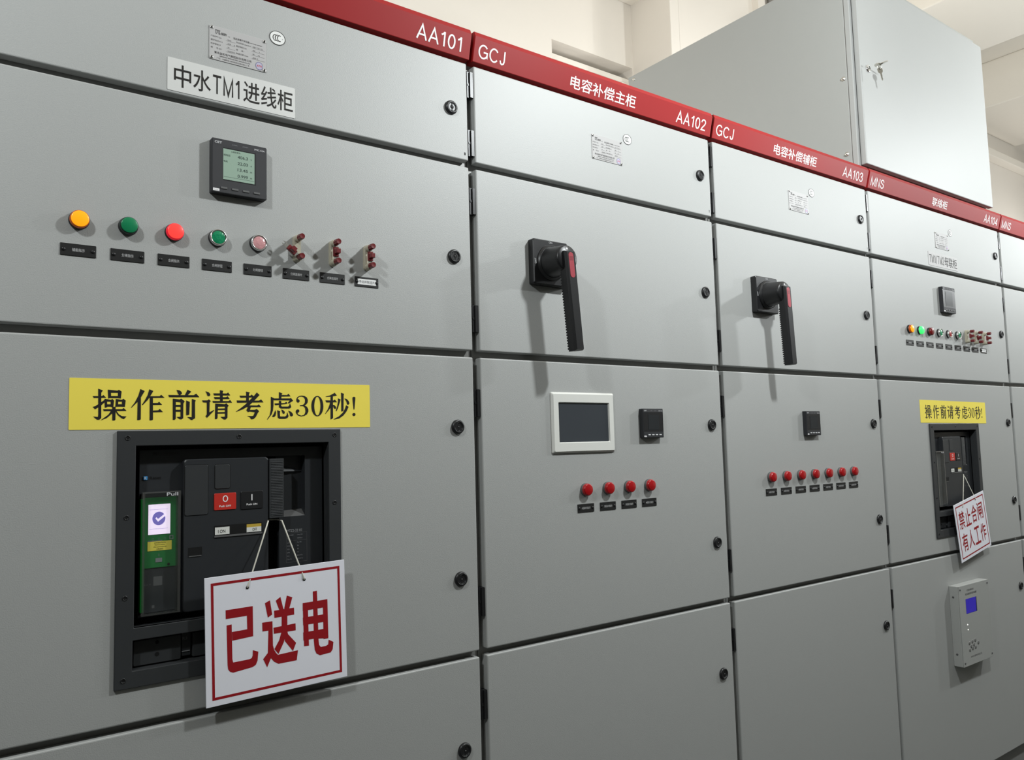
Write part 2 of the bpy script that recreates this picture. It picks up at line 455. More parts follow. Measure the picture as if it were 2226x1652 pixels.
def stack_polys(mb, polys, d, m, scale=1e-4, step=4e-6, ox=0.0, oz=0.0):
    for i, p in enumerate(polys):
        mb.flat([(ox + x * scale, oz + z * scale) for x, z in p], d + step * (i % 40), m)
LABEL_STROKES = [[(-2137,240),(-2070,215),(-2093,176),(-2088,-218),(-2114,-246),(-2150,-245),(-2203,-195),(-2135,-201),(-2131,-162)],[(-2213,123),(-2084,125),(-2062,142),(-2021,100),(-2197,93)],[(-2211,-45),(-2173,-33),(-2033,75),(-1997,76),(-2097,-27),(-2177,-84)],[(-2001,228),(-1958,214),(-1951,105),(-1994,85)],[(-2001,228),(-1865,214),(-1839,228),(-1802,202),(-1816,181),(-1963,178)],[(-1855,203),(-1802,202),(-1812,90),(-1853,95)],[(-1995,127),(-1812,130),(-1812,95),(-1994,96)],[(-2045,84),(-2010,70),(-2006,-49),(-2041,-58)],[(-2045,84),(-1951,67),(-1936,86),(-1910,56),(-1922,40),(-2010,39)],[(-1959,71),(-1910,56),(-1919,-48),(-1955,-43)],[(-2042,-4),(-1919,-3),(-1919,-39),(-2041,-40)],[(-1884,83),(-1848,69),(-1852,-30),(-1890,-48)],[(-1884,83),(-1796,69),(-1777,88),(-1741,59),(-1754,42),(-1847,41)],[(-1796,73),(-1741,59),(-1753,-41),(-1792,-41)],[(-1888,-2),(-1751,-1),(-1751,-37),(-1888,-39)],[(-2066,-81),(-1794,-79),(-1768,-60),(-1726,-106),(-2053,-111)],[(-1934,-42),(-1886,-42),(-1887,-246),(-1900,-259),(-1931,-257)],[(-1949,-105),(-1902,-104),(-1933,-144),(-2008,-218),(-2099,-257),(-2059,-223),(-1989,-167)],[(-1892,-99),(-1871,-110),(-1835,-161),(-1793,-189),(-1725,-195),(-1766,-237),(-1803,-218),(-1855,-172),(-1881,-127)],[(-1526,246),(-1461,216),(-1511,123),(-1564,41),(-1656,-57),(-1663,-52),(-1606,29),(-1554,140)],[(-1564,82),(-1517,129),(-1516,-241),(-1537,-252),(-1569,-252)],[(-1392,245),(-1331,219),(-1372,143),(-1414,72),(-1489,-12),(-1501,-8),(-1457,66),(-1415,153)],[(-1382,133),(-1235,135),(-1210,159),(-1159,111),(-1404,105)],[(-1384,125),(-1337,126),(-1333,-246),(-1351,-256),(-1384,-258)],[(-1343,24),(-1262,25),(-1242,45),(-1195,-5),(-1343,-8)],[(-1342,-99),(-1255,-95),(-1230,-72),(-1181,-122),(-1342,-127)],[(-974,244),(-923,236),(-893,210),(-889,180),(-912,160),(-934,159),(-951,185)],[(-799,250),(-740,219),(-792,162),(-815,149),(-844,151)],[(-1102,157),(-700,160),(-660,187),(-608,128),(-1087,121)],[(-1031,99),(-984,84),(-984,-235),(-999,-250),(-1029,-250)],[(-1031,99),(-922,85),(-900,101),(-843,56),(-865,38),(-990,45)],[(-908,85),(-843,56),(-865,20),(-866,-223),(-892,-243),(-920,-241),(-971,-203),(-909,-200)],[(-989,-3),(-905,-2),(-905,-34),(-989,-34)],[(-989,-85),(-904,-85),(-904,-117),(-988,-117)],[(-820,71),(-763,47),(-770,-164),(-801,-176),(-819,-172)],[(-729,99),(-668,76),(-679,40),(-677,-223),(-721,-253),(-744,-251),(-804,-203),(-730,-208)],[(-511,230),(-456,212),(-430,183),(-435,156),(-456,146),(-479,155),(-489,188)],[(-567,74),(-479,75),(-455,94),(-422,64),(-441,43),(-445,-127),(-370,-84),(-366,-94),(-483,-220),(-509,-191),(-487,-163),(-488,39),(-549,42)],[(-383,196),(-158,197),(-133,215),(-97,166),(-367,162)],[(-371,133),(-170,133),(-143,151),(-106,105),(-359,99)],[(-396,68),(-127,67),(-99,87),(-66,41),(-384,35)],[(-272,253),(-216,242),(-224,217),(-223,58),(-269,53)],[(-349,23),(-303,8),(-310,-223),(-326,-242),(-354,-239)],[(-349,23),(-193,13),(-163,30),(-123,-11),(-142,-27),(-307,-29)],[(-187,13),(-123,-11),(-142,-33),(-144,-217),(-174,-248),(-207,-248),(-262,-203),(-187,-199)],[(-310,-62),(-183,-58),(-183,-85),(-310,-88)],[(-310,-123),(-183,-120),(-183,-146),(-310,-149)],[(171,236),(238,222),(224,192),(221,67),(174,61),(176,206)],[(59,164),(246,165),(274,186),(311,150),(296,136),(77,127)],[(11,79),(397,81),(438,103),(481,52),(20,40)],[(362,224),(410,180),(316,78),(226,-8),(127,-68),(7,-116),(-3,-112),(77,-56),(166,16),(256,107),(326,178)],[(206,-3),(367,-4),(397,17),(438,-31),(171,-35)],[(206,-33),(258,-28),(241,-83),(326,-80),(359,-64),(402,-102),(377,-137),(342,-207),(306,-240),(261,-247),(241,-212),(191,-187),(276,-190),(301,-182),(326,-122),(236,-111),(206,-123),(178,-88)],[(758,239),(823,213),(805,187),(802,115),(758,114)],[(800,187),(905,186),(935,212),(971,164),(800,158)],[(612,153),(674,123),(958,127),(979,136),(1020,85),(936,34),(921,45),(958,91),(659,90),(612,82)],[(612,151),(659,118),(658,-9),(648,-90),(622,-162),(550,-253),(542,-247),(591,-172),(610,-70)],[(676,34),(868,44),(889,67),(915,42),(899,29),(690,3)],[(758,84),(801,79),(797,-8),(810,-20),(926,-19),(947,-1),(960,43),(984,-27),(963,-50),(931,-55),(789,-54),(757,-29)],[(693,-82),(705,-131),(694,-182),(674,-204),(643,-207),(635,-192),(663,-151)],[(726,-85),(783,-105),(773,-131),(776,-192),(788,-197),(872,-197),(899,-171),(909,-115),(933,-192),(914,-222),(872,-238),(767,-238),(736,-217)],[(799,-71),(841,-89),(864,-115),(862,-140),(841,-153),(822,-136)],[(925,-89),(989,-119),(1015,-155),(1012,-183),(989,-197),(962,-186),(952,-140)],[(1080,82),(1080,119),(1100,152),(1138,174),(1181,182),(1235,175),(1279,147),(1297,101),(1292,59),(1267,22),(1231,4),(1278,-20),(1305,-66),(1305,-108),(1277,-158),(1228,-186),(1168,-195),(1114,-181),(1079,-148),(1066,-109),(1079,-78),(1107,-67),(1131,-80),(1136,-104),(1120,-124),(1096,-132),(1115,-161),(1168,-182),(1217,-171),(1241,-139),(1250,-98),(1242,-46),(1218,-15),(1191,-8),(1151,-10),(1144,0),(1153,9),(1191,11),(1224,27),(1242,64),(1243,110),(1224,147),(1186,164),(1138,159),(1108,135),(1102,117),(1127,111),(1143,86),(1134,62),(1112,52),(1089,62)],[(1595,-6),(1591,-55),(1536,-51),(1538,-7)],[(1591,-55),(1579,-100),(1529,-93),(1536,-51)],[(1579,-100),(1560,-139),(1520,-128),(1529,-93)],[(1560,-139),(1535,-169),(1507,-156),(1520,-128)],[(1535,-169),(1507,-188),(1492,-173),(1507,-156)],[(1507,-188),(1477,-194),(1477,-179),(1492,-173)],[(1477,-194),(1447,-188),(1461,-173),(1477,-179)],[(1447,-188),(1419,-169),(1447,-156),(1461,-173)],[(1419,-169),(1395,-140),(1435,-129),(1447,-156)],[(1395,-140),(1377,-101),(1426,-93),(1435,-129)],[(1377,-101),(1366,-57),(1420,-52),(1426,-93)],[(1366,-57),(1362,-8),(1418,-8),(1420,-52)],[(1362,-8),(1366,40),(1421,36),(1418,-8)],[(1366,40),(1378,85),(1427,78),(1421,36)],[(1378,85),(1397,124),(1436,113),(1427,78)],[(1397,124),(1421,154),(1449,141),(1436,113)],[(1421,154),(1449,173),(1464,158),(1449,141)],[(1449,173),(1479,180),(1479,164),(1464,158)],[(1479,180),(1509,174),(1495,159),(1479,164)],[(1509,174),(1537,156),(1509,142),(1495,159)],[(1537,156),(1562,126),(1521,114),(1509,142)],[(1562,126),(1580,88),(1531,79),(1521,114)],[(1580,88),(1591,42),(1536,38),(1531,79)],[(1591,42),(1595,-6),(1538,-7),(1536,38)],[(1821,244),(1864,192),(1775,173),(1645,164),(1641,171),(1729,194),(1786,224)],[(1636,100),(1797,99),(1820,118),(1867,68),(1652,61)],[(1738,181),(1784,187),(1783,-228),(1746,-252),(1732,-249)],[(1728,74),(1760,64),(1739,-32),(1687,-96),(1634,-152),(1627,-147),(1682,-64),(1717,21)],[(1779,22),(1813,12),(1847,-22),(1841,-52),(1818,-58),(1798,-37)],[(1883,141),(1937,120),(1913,45),(1881,-47),(1852,-100),(1838,-95),(1870,1),(1886,87)],[(1945,247),(2008,226),(1999,196),(1992,-94),(1949,-107),(1949,195)],[(2013,142),(2062,130),(2102,88),(2116,47),(2096,25),(2066,30),(2055,78)],[(2047,14),(2097,-16),(2053,-105),(1989,-180),(1908,-233),(1799,-255),(1796,-246),(1897,-196),(1978,-126),(2025,-51)],[(2179,161),(2208,175),(2238,162),(2235,124),(2214,-66),(2198,-66),(2178,123)],[(2236,-160),(2233,-173),(2224,-183),(2211,-188),(2197,-189),(2185,-183),(2176,-173),(2173,-160),(2176,-147),(2185,-137),(2198,-132),(2212,-132),(2225,-137),(2233,-147)]]
SIGN_STROKES = [[(-897,470),(-447,468),(-450,-27),(-797,-39),(-800,103),(-547,103),(-549,325),(-897,327)],[(-885,223),(-802,226),(-800,-337),(-788,-392),(-518,-392),(-480,-379),(-464,-341),(-460,-255),(-368,-297),(-383,-439),(-414,-505),(-468,-530),(-791,-556),(-842,-531),(-872,-485),(-879,-423)],[(-240,484),(-152,519),(-118,275),(-195,235)],[(-294,168),(-116,163),(-116,-240),(-98,-317),(-66,-375),(-34,-413),(323,-403),(296,-568),(-27,-564),(-102,-515),(-155,-446),(-223,-585),(-289,-437),(-207,-349),(-189,20),(-291,21)],[(-52,497),(31,549),(82,328),(10,318)],[(145,553),(243,510),(175,302),(93,337)],[(-84,333),(268,330),(270,212),(-82,212)],[(-101,51),(289,59),(290,-59),(-97,-51)],[(47,280),(147,275),(141,9),(41,16)],[(42,27),(142,31),(116,-114),(69,-232),(-23,-401),(-93,-307),(-7,-176),(33,-57)],[(140,-33),(150,-98),(292,-273),(233,-401),(92,-205),(106,-69)],[(426,381),(519,382),(523,-363),(434,-357)],[(426,381),(885,380),(884,248),(425,247)],[(423,133),(883,127),(884,-5),(426,3)],[(423,-121),(883,-125),(886,-286),(796,-287),(602,-261),(424,-259)],[(799,378),(885,380),(885,-301),(795,-300)],[(616,554),(693,556),(702,-283),(618,-290)],[(613,-267),(698,-261),(708,-382),(738,-425),(832,-427),(880,-408),(889,-328),(979,-382),(961,-506),(924,-554),(722,-565),(658,-525),(627,-454)]]


# ---------------------------------------------------------------- plain sans capitals and figures drawn as strokes
def _arc(cx, cy, rx, ry, a0, a1, n=20):
    return [(cx + rx * math.cos(math.radians(a0 + (a1 - a0) * i / n)), cy + ry * math.sin(math.radians(a0 + (a1 - a0) * i / n))) for i in range(n + 1)]


SANS = {
    'A': (0.74, [[(0.03, 0), (0.37, 0.99), (0.71, 0)], [(0.14, 0.33), (0.60, 0.33)]]),
    '0': (0.58, [_arc(0.29, 0.5, 0.235, 0.455, 90, 450, 28)]),
    '1': (0.42, [[(0.05, 0.76), (0.19, 0.85), (0.27, 0.96)], [(0.29, 1.0), (0.29, 0)]]),
    '2': (0.58, [[(0.06, 0.70), (0.10, 0.84), (0.19, 0.93), (0.30, 0.955), (0.43, 0.92), (0.51, 0.82), (0.52, 0.70), (0.47, 0.57), (0.34, 0.41), (0.16, 0.21), (0.08, 0.05), (0.56, 0.05)]]),
    '3': (0.58, [[(0.06, 0.74), (0.11, 0.88), (0.21, 0.95), (0.33, 0.95), (0.45, 0.88), (0.49, 0.76), (0.45, 0.63), (0.35, 0.55), (0.23, 0.54)],
                 [(0.23, 0.54), (0.39, 0.52), (0.50, 0.42), (0.53, 0.28), (0.48, 0.14), (0.37, 0.055), (0.25, 0.045), (0.13, 0.10), (0.05, 0.26)]]),
    '4': (0.60, [[(0.58, 0.28), (0.06, 0.28), (0.43, 0.93)], [(0.43, 1.0), (0.43, 0)]]),
    'G': (0.82, [_arc(0.42, 0.5, 0.37, 0.455, 40, 322, 28) + [(0.755, 0.18), (0.755, 0.47), (0.44, 0.47)]]),
    'C': (0.78, [_arc(0.41, 0.5, 0.36, 0.455, 38, 322, 28)]),
    'J': (0.50, [[(0.42, 1.0), (0.42, 0.28), (0.37, 0.11), (0.24, 0.045), (0.12, 0.10), (0.06, 0.30)]]),
    'M': (0.82, [[(0.05, 0), (0.05, 0.95), (0.41, 0.05), (0.77, 0.95), (0.77, 0)]]),
    'N': (0.68, [[(0.05, 0), (0.05, 0.94), (0.63, 0.06), (0.63, 1.0)]]),
    'S': (0.66, [[(0.59, 0.72), (0.54, 0.86), (0.43, 0.94), (0.31, 0.955), (0.17, 0.91), (0.09, 0.79), (0.12, 0.65), (0.24, 0.57), (0.42, 0.51), (0.56, 0.42), (0.60, 0.27), (0.54, 0.13), (0.42, 0.055), (0.28, 0.045), (0.14, 0.11), (0.06, 0.30)]]),
    'T': (0.70, [[(0.0, 0.95), (0.70, 0.95)], [(0.35, 0.95), (0.35, 0)]]),
    '/': (0.34, [[(0.02, -0.02), (0.32, 1.02)]]),
}


def ribbon(pts, w):
    out_l, out_r = [], []
    closed = (Vector(pts[0]) - Vector(pts[-1])).length < 1e-6
    P = [Vector(p) for p in pts]
    n = len(P)
    for i in range(n):
        a = P[i] - P[i - 1] if i > 0 else (P[-1] - P[-2] if closed else P[1] - P[0])
        b = P[i + 1] - P[i] if i < n - 1 else (P[1] - P[0] if closed else P[-1] - P[-2])
        a, b = a.normalized(), b.normalized()
        na, nb = Vector((-a.y, a.x)), Vector((-b.y, b.x))
        m = (na + nb)
        m = m.normalized() if m.length > 1e-6 else na
        k = min(1 / max(m.dot(na), 0.2), 2.6)
        out_l.append(P[i] + m * (w / 2 * k))
        out_r.append(P[i] - m * (w / 2 * k))
    return out_l, out_r


def sans_text(mb, body, x0, x1, z0, z1, d, m, w=0.105, gap=0.13, M=None):
    strokes, x = [], 0.0
    for ch in body:
        adv, ss = SANS[ch]
        strokes += [[(x + px, py) for px, py in s] for s in ss]
        x += adv + gap
    W_ = x - gap
    sx, sz = (x1 - x0) / W_, (z1 - z0)
    for j, s in enumerate(strokes):
        l, r = ribbon(s, w * (1 if sx >= sz * 0.75 else 1.0))
        vs = [(x0 + p.x * sx, -(d + 5e-6 * j), z0 + p.y * sz) for p in l + r]
        n = len(l)
        mb.add(vs, [(i + 1, i, n + i, n + i + 1) for i in range(n - 1)], m, M=M)
    return mb


# ---------------------------------------------------------------- the room
def struct(name, mb, label=None, bevel=0.0):
    o = mb.build(name, None, bevel)
    tag(o, label, None, None, 'structure')
    return o


def wbox(mb, x0, x1, y0, y1, z0, z1, m):
    return mb.box(x0, x1, -y1, -y0, Z(z0), Z(z1), m)


struct('floor', wbox(MB(), -5.2, 9.6, -7.2, 2.4, -1.6, -1.5, FLOOR), 'dark green-grey floor under the cabinets')
struct('ceiling', wbox(MB(), -5.2, 9.6, -7.2, 2.4, 3.0, 3.15, CEIL), 'cream ceiling slab')
struct('wall_left', wbox(MB(), -5.2, -5.0, -7.2, 2.4, -1.5, 3.0, WALL_DIM), 'dim grey end wall')
struct('wall_right', wbox(MB(), 9.4, 9.6, -7.2, 2.4, -1.5, 3.0, WALL), 'cream far end wall')
struct('wall_front', wbox(MB(), -5.0, 9.4, -7.2, -7.0, -1.5, 3.0, WALL_DIM), 'dim grey wall across the aisle')
# back wall with the opening above the cabinets, then the pilaster and the thicker wall to its right
b = MB()
b.plate(-5.0, 2.665, Z(-1.5), Z(3.0), [(1.989, 2.655, Z(1.72), Z(2.182))], -2.4, -2.07, WALL)
struct('wall_back', b, 'cream back wall with a rectangular opening above the cabinets')
b = MB()
wbox(b, 2.665, 2.745, 1.745, 2.38, -1.5, 3.0, WALL)
struct('trim_1', b, 'narrow cream pilaster beside the opening', bevel=0.004)
b = MB()
wbox(b, 2.752, 9.4, 1.752, 2.38, -1.5, 3.0, WALL)
struct('wall_back_thick', b, 'thicker cream stretch of back wall behind the grey box')
b = MB()
wbox(b, 3.50, 3.575, 1.70, 1.752, -1.5, 3.0, WALL)
struct('trim_2', b, 'thin cream strip on the back wall')
b = MB()                                                        # frame profiles in the opening
wbox(b, 1.985, 2.655, 2.30, 2.36, 1.70, 2.19, WALL_GREY)
struct('trim_3', b, 'grey back of the wall opening')
b = MB()
wbox(b, 1.99, 2.654, 2.10, 2.29, 2.085, 2.118, CEIL)
struct('trim_4', b, 'pale ledge across the wall opening', bevel=0.003)
b = MB()
wbox(b, 1.99, 2.58, 2.11, 2.29, 1.965, 1.995, CEIL)
wbox(b, 2.58, 2.654, 2.09, 2.29, 1.73, 2.085, CEIL)
struct('trim_5', b, 'lower pale ledge in the wall opening', bevel=0.004)
for i, (x0, x1) in enumerate(((1.5, 2.68), (4.31, 5.25), (6.39, 7.63), (8.75, 9.39))):
    b = MB()
    wbox(b, x0, x1, -7.0, 2.07 if i == 0 else 1.752, 2.6, 3.0, CEIL)
    struct('ceiling_beam_%d' % (i + 1), b, 'cream ceiling beam running across the room', bevel=0.008)
b = MB()
wbox(b, 6.2, 9.4, 1.66, 1.752, 2.33, 2.40, CEIL)
struct('trim_6', b, 'pale ledge high on the back wall', bevel=0.006)
b = MB()
wbox(b, 3.64, 3.77, 1.60, 1.725, -1.5, 3.0, CONDUIT)
tag(b.build('cable_conduit', None, 0.012), 'grey vertical conduit on the cream back wall above the grey box', 'conduit')

# ---------------------------------------------------------------- the row of cabinets
EDGE = [-1.009, -0.009, 0.789, 1.593, 2.606, 3.61]
DOORX = [(-1.0, -0.0182), (0.0, 0.780), (0.798, 1.5847), (1.6015, 2.5965), (2.6155, 3.6)]
ROWS = [(0.4089, 0.6255), (0.0, 0.3947), (-0.6151, -0.0143), (-1.385, -0.628)]
LOCKZ = [(0.517,), (0.1955,), (-0.160, -0.467), (-0.8015,)]
HINGEZ = [(0.5825, 0.452), (0.3236, 0.069), (-0.110, -0.520), (-0.7257, -1.30)]
BRK = [(-0.690, -0.330, -0.553, -0.170), None, None, (1.917, 2.277, -0.553, -0.170), None]   # cut-outs for the breakers
CAB_LABEL = ['large grey switchgear cabinet headed AA101 with the lit power meter and green-unit breaker',
             'grey switchgear cabinet headed AA102 with a touch screen and one black rotary handle',
             'grey switchgear cabinet headed AA103 with seven red lights and one black rotary handle',
             'grey switchgear cabinet headed AA104 under the tall grey box',
             'grey switchgear cabinet at the far end, only its left edge in view, headed MNS']


def lock_mesh():
    b = MB()
    b.lathe([(0.0148, 0.0), (0.0149, 0.0025), (0.0138, 0.0052), (0.0112, 0.0064), (0.0098, 0.0060), (0.0096, 0.0044)], BLACK, 36)
    b.disc(0, 0, 0.0097, 0.0097, 0.0046, BLACK, 32)
    b.lathe([(0.0093, 0.0046), (0.0090, 0.0056), (0.0083, 0.0056), (0.0080, 0.0048)], BLACK, 32)
    b.disc(0, 0, 0.0043, 0.0043, 0.0049, BLACK_MATT, 24)
    b.flat([(-0.0014, -0.0078), (0.0014, -0.0078), (0.0014, 0.0078), (-0.0014, 0.0078)], 0.00485, BLACK_MATT)
    b.lathe([(0.0013, 0.0049), (0.0012, 0.0056), (0.0001, 0.0058)], DARK3, 12)
    return b.mesh('lock')


def hinge_mesh():
    b = MB()
    b.box(-0.0138, -0.0008, -0.016, -0.0055, -0.029, 0.029, BLACK)
    b.box(-0.0080, -0.0008, -0.0055, -0.0020, -0.0285, 0.0285, BLACK)
    b.lathe([(0.0030, 0), (0.0030, 0.001)], BLACK, 8, -0.010, 0.0, M=Matrix.Translation((0, 0.0055, 0)))
    return b.mesh('hinge')


LOCK, HINGE = lock_mesh(), hinge_mesh()
# header strip: front face leans outwards to the top
B0, B1 = Vector((0, -0.0025, Z(0.634))), Vector((0, -0.0155, Z(0.687)))
UP = (B1 - B0).normalized()
NRM = Vector((0, -UP.z, UP.y))
TILT = Matrix(((1, 0, 0, 0), (0, -NRM.y, UP.y, B0.y), (0, -NRM.z, UP.z, B0.z), (0, 0, 0, 1)))
HEAD = [[('AA101', -0.1450, -0.0330)],
        [('GCJ', 0.0090, 0.0810), ('电容补偿主柜', 0.2735, 0.4915), ('AA102', 0.6450, 0.7620)],
        [('GCJ', 0.8070, 0.8830), ('电容补偿辅柜', 1.0710, 1.2920), ('AA103', 1.4420, 1.5600)],
        [('MNS', 1.6120, 1.6950), ('联络柜', 2.0360, 2.1520), ('AA104', 2.4620, 2.5810)],
        [('MNS', 2.6250, 2.7090)]]
CABS = []
for c in range(5):
    e0, e1 = EDGE[c], EDGE[c + 1]
    root = thing('switchgear_cabinet', CAB_LABEL[c], 'electrical cabinet', ((e0 + e1) / 2, 0, 0), 'row of grey switchgear cabinets')
    cx = (e0 + e1) / 2
    b = MB()
    holes = []
    zz = [0.612] + [0.4018, -0.0072, -0.6216] + [-1.375]
    for k in range(4):
        holes.append((e0 + 0.032 - cx, e1 - 0.032 - cx, Z(zz[k + 1] + 0.022), Z(zz[k] - 0.022)))
    b.plate(e0 + 0.001 - cx, e1 - 0.001 - cx, Z(-1.49), Z(0.688), holes, -0.06, -0.0215, FRAME)
    b.box(e0 + 0.001 - cx, e0 + 0.004 - cx, -1.05, -0.06, Z(-1.49), Z(0.69), PAINT_FLAT)
    b.box(e1 - 0.004 - cx, e1 - 0.001 - cx, -1.05, -0.06, Z(-1.49), Z(0.69), PAINT_FLAT)
    b.box(e0 + 0.001 - cx, e1 - 0.001 - cx, -1.052, -1.05, Z(-1.49), Z(0.69), PAINT_FLAT)
    b.box(e0 + 0.001 - cx, e1 - 0.001 - cx, -1.052, -0.0215, Z(0.688), Z(0.6975), PAINT_FLAT)
    b.box(e0 + 0.001 - cx, e1 - 0.001 - cx, -1.052, -0.03, 0.0, Z(-1.488), BLACK_MATT)
    b.build('body', root)
    # red header
    b = MB()
    prof = [(-0.0025, 0.634), (-0.0155, 0.687), (-0.0108, 0.6985), (0.045, 0.6985), (0.045, 0.634)]
    x0, x1 = e0 + 0.0055 - cx, e1 - 0.0035 - cx
    vs = [(x0, y, Z(z)) for y, z in prof] + [(x1, y, Z(z)) for y, z in prof]
    n = len(prof)
    b.add(vs, [tuple(range(n)), tuple(reversed(range(n, 2 * n)))] + [(i, n + i, n + (i + 1) % n, (i + 1) % n) for i in range(n)], RED)
    hs = b.build('header_strip', root, 0.0012)
    for body, a, z1 in HEAD[c]:
        t = MB()
        if ord(body[0]) < 128:
            sans_text(t, body, a - cx, z1 - cx, 0.0112, 0.0408, 0.0004, WHITE, 0.115, M=TILT)
        else:
            t.text(body, a - cx, z1 - cx, 0.0104, 0.0412, 0.0004, WHITE, bold=0.010, M=TILT)
        t.build('header_lettering', hs)
    # doors
    d0, d1 = DOORX[c]
    for r, (z0, z1) in enumerate(ROWS):
        b = MB()
        hole = []
        if r == 2 and BRK[c]:
            q = BRK[c]
            hole = [(q[0] - cx, q[1] - cx, Z(q[2]), Z(q[3]))]
        b.plate(d0 - cx, d1 - cx, Z(z0), Z(z1), hole, -0.0205, 0.0, PAINT)
        door = b.build('door', root, 0.0028, segs=3)
        for lz in LOCKZ[r]:
            put('lock', LOCK, door, 0, (d1 - 0.0425 - cx, -0.0001, Z(lz)))
        if c > 0:
            for hz in HINGEZ[r]:
                put('hinge', HINGE, door, 0, (d0 - cx, 0.0, Z(hz)))
        if r == 0 and c < 4:
            t = MB()
            t.text('1234'[c], d1 - cx - 0.0105, d1 - cx - 0.0072, Z(0.4205), Z(0.4262), 0.0004, INK, bold=0.01)
            t.build('door_number', door)
    CABS.append(root)

# ---------------------------------------------------------------- the grey box standing on the AA104 cabinet
root = thing('busbar_box', 'tall grey sheet metal box with keys in its lock on top of cabinet AA104', 'metal box', (1.603, 0, Z(0.6985)))
H0 = 0.6985
b = MB()
b.box(0.0, 0.982, -1.09, -0.045, 0.0, 1.453 - H0, PAINT_FLAT)
b.box(0.014, 0.968, -0.045, -0.024, 0.0, 1.445 - H0, PAINT_FLAT)
body = b.build('body', root, 0.004)
b = MB()
b.box(-0.003, 0.014, -0.044, -0.0235, 0.003, 1.452 - H0, PAINT)
b.build('edge_profile', root, 0.003)
b = MB()
b.box(0.007, 0.974, -0.021, 0.0, 0.7215 - H0, 1.410 - H0, PAINT)
door = b.build('door', root, 0.0035, segs=3)
SCREW = MB()
SCREW.lathe([(0.0085, 0), (0.0085, 0.001), (0.0048, 0.0012), (0.0046, 0.006), (0.0025, 0.0065), (0.0001, 0.0062)], NICKEL, 6)
SCREW_M = SCREW.mesh('screw')
for y, z in ((1.055, 1.432), (0.062, 1.040), (0.066, 0.772)):
    s = put('screw', SCREW_M, body, 0, (0.0, y, z - H0))
    s.rotation_euler = (0, 0, -math.pi / 2)
lx, lz = 1.6555 - 1.603, 1.066 - H0
b = MB()
b.lathe([(0.0125, 0), (0.0125, 0.003), (0.011, 0.0045), (0.009, 0.005), (0.0085, 0.0035), (0.0001, 0.0034)], CHROME, 28)
lk = b.build('key_lock', door, 0, (lx, 0, lz))


def key_mesh():
    b = MB()
    bow = [(0.011 * math.cos(a), 0.011 * math.sin(a)) for a in [2 * math.pi * i / 20 for i in range(20)]]
    b.poly(bow, -0.001, 0.001, NICKEL, back=True)
    b.poly([(-0.0035, -0.010), (-0.0035, -0.030), (-0.0015, -0.036), (0.0012, -0.036), (0.0018, -0.031), (0.0035, -0.029), (0.0018, -0.025), (0.0035, -0.021), (0.0035, -0.010)],
           -0.0009, 0.0009, NICKEL, back=True)
    b.disc(0, 0.005, 0.0028, 0.0028, 0.0011, BLACK_MATT, 12)
    return b.mesh('key')


KEY = key_mesh()
k = put('key', KEY, door, 0, (lx + 0.004, -0.034, lz + 0.001))
k.rotation_euler = (math.radians(-90), math.radians(12), 0)
k = put('key', KEY, door, 0, (lx + 0.012, -0.036, lz - 0.017))
k.rotation_euler = (0, math.radians(-14), math.radians(-20))
b = MB()
b.ring(0, 0, 0.008, 0.008, 0.0012, 0.0, NICKEL, 20)
kr = b.build('key_ring', door, 0, (lx + 0.010, -0.036, lz - 0.004))
kr.rotation_euler = (0, 0, math.radians(-50))
root = thing('bus_duct', 'dark metal bus duct rising from the top of the tall grey box', 'bus duct', (1.93, 0.12, Z(1.453)))
b = MB()
b.box(-0.06, 0.06, -0.06, 0.06, 0.0, 0.30, FRAME)
b.build('duct', root, 0.004)
b = MB()
b.box(-0.08, 0.09, -0.07, 0.09, 0.0, 0.02, CONDUIT)
b.build('flange', root, 0.002)


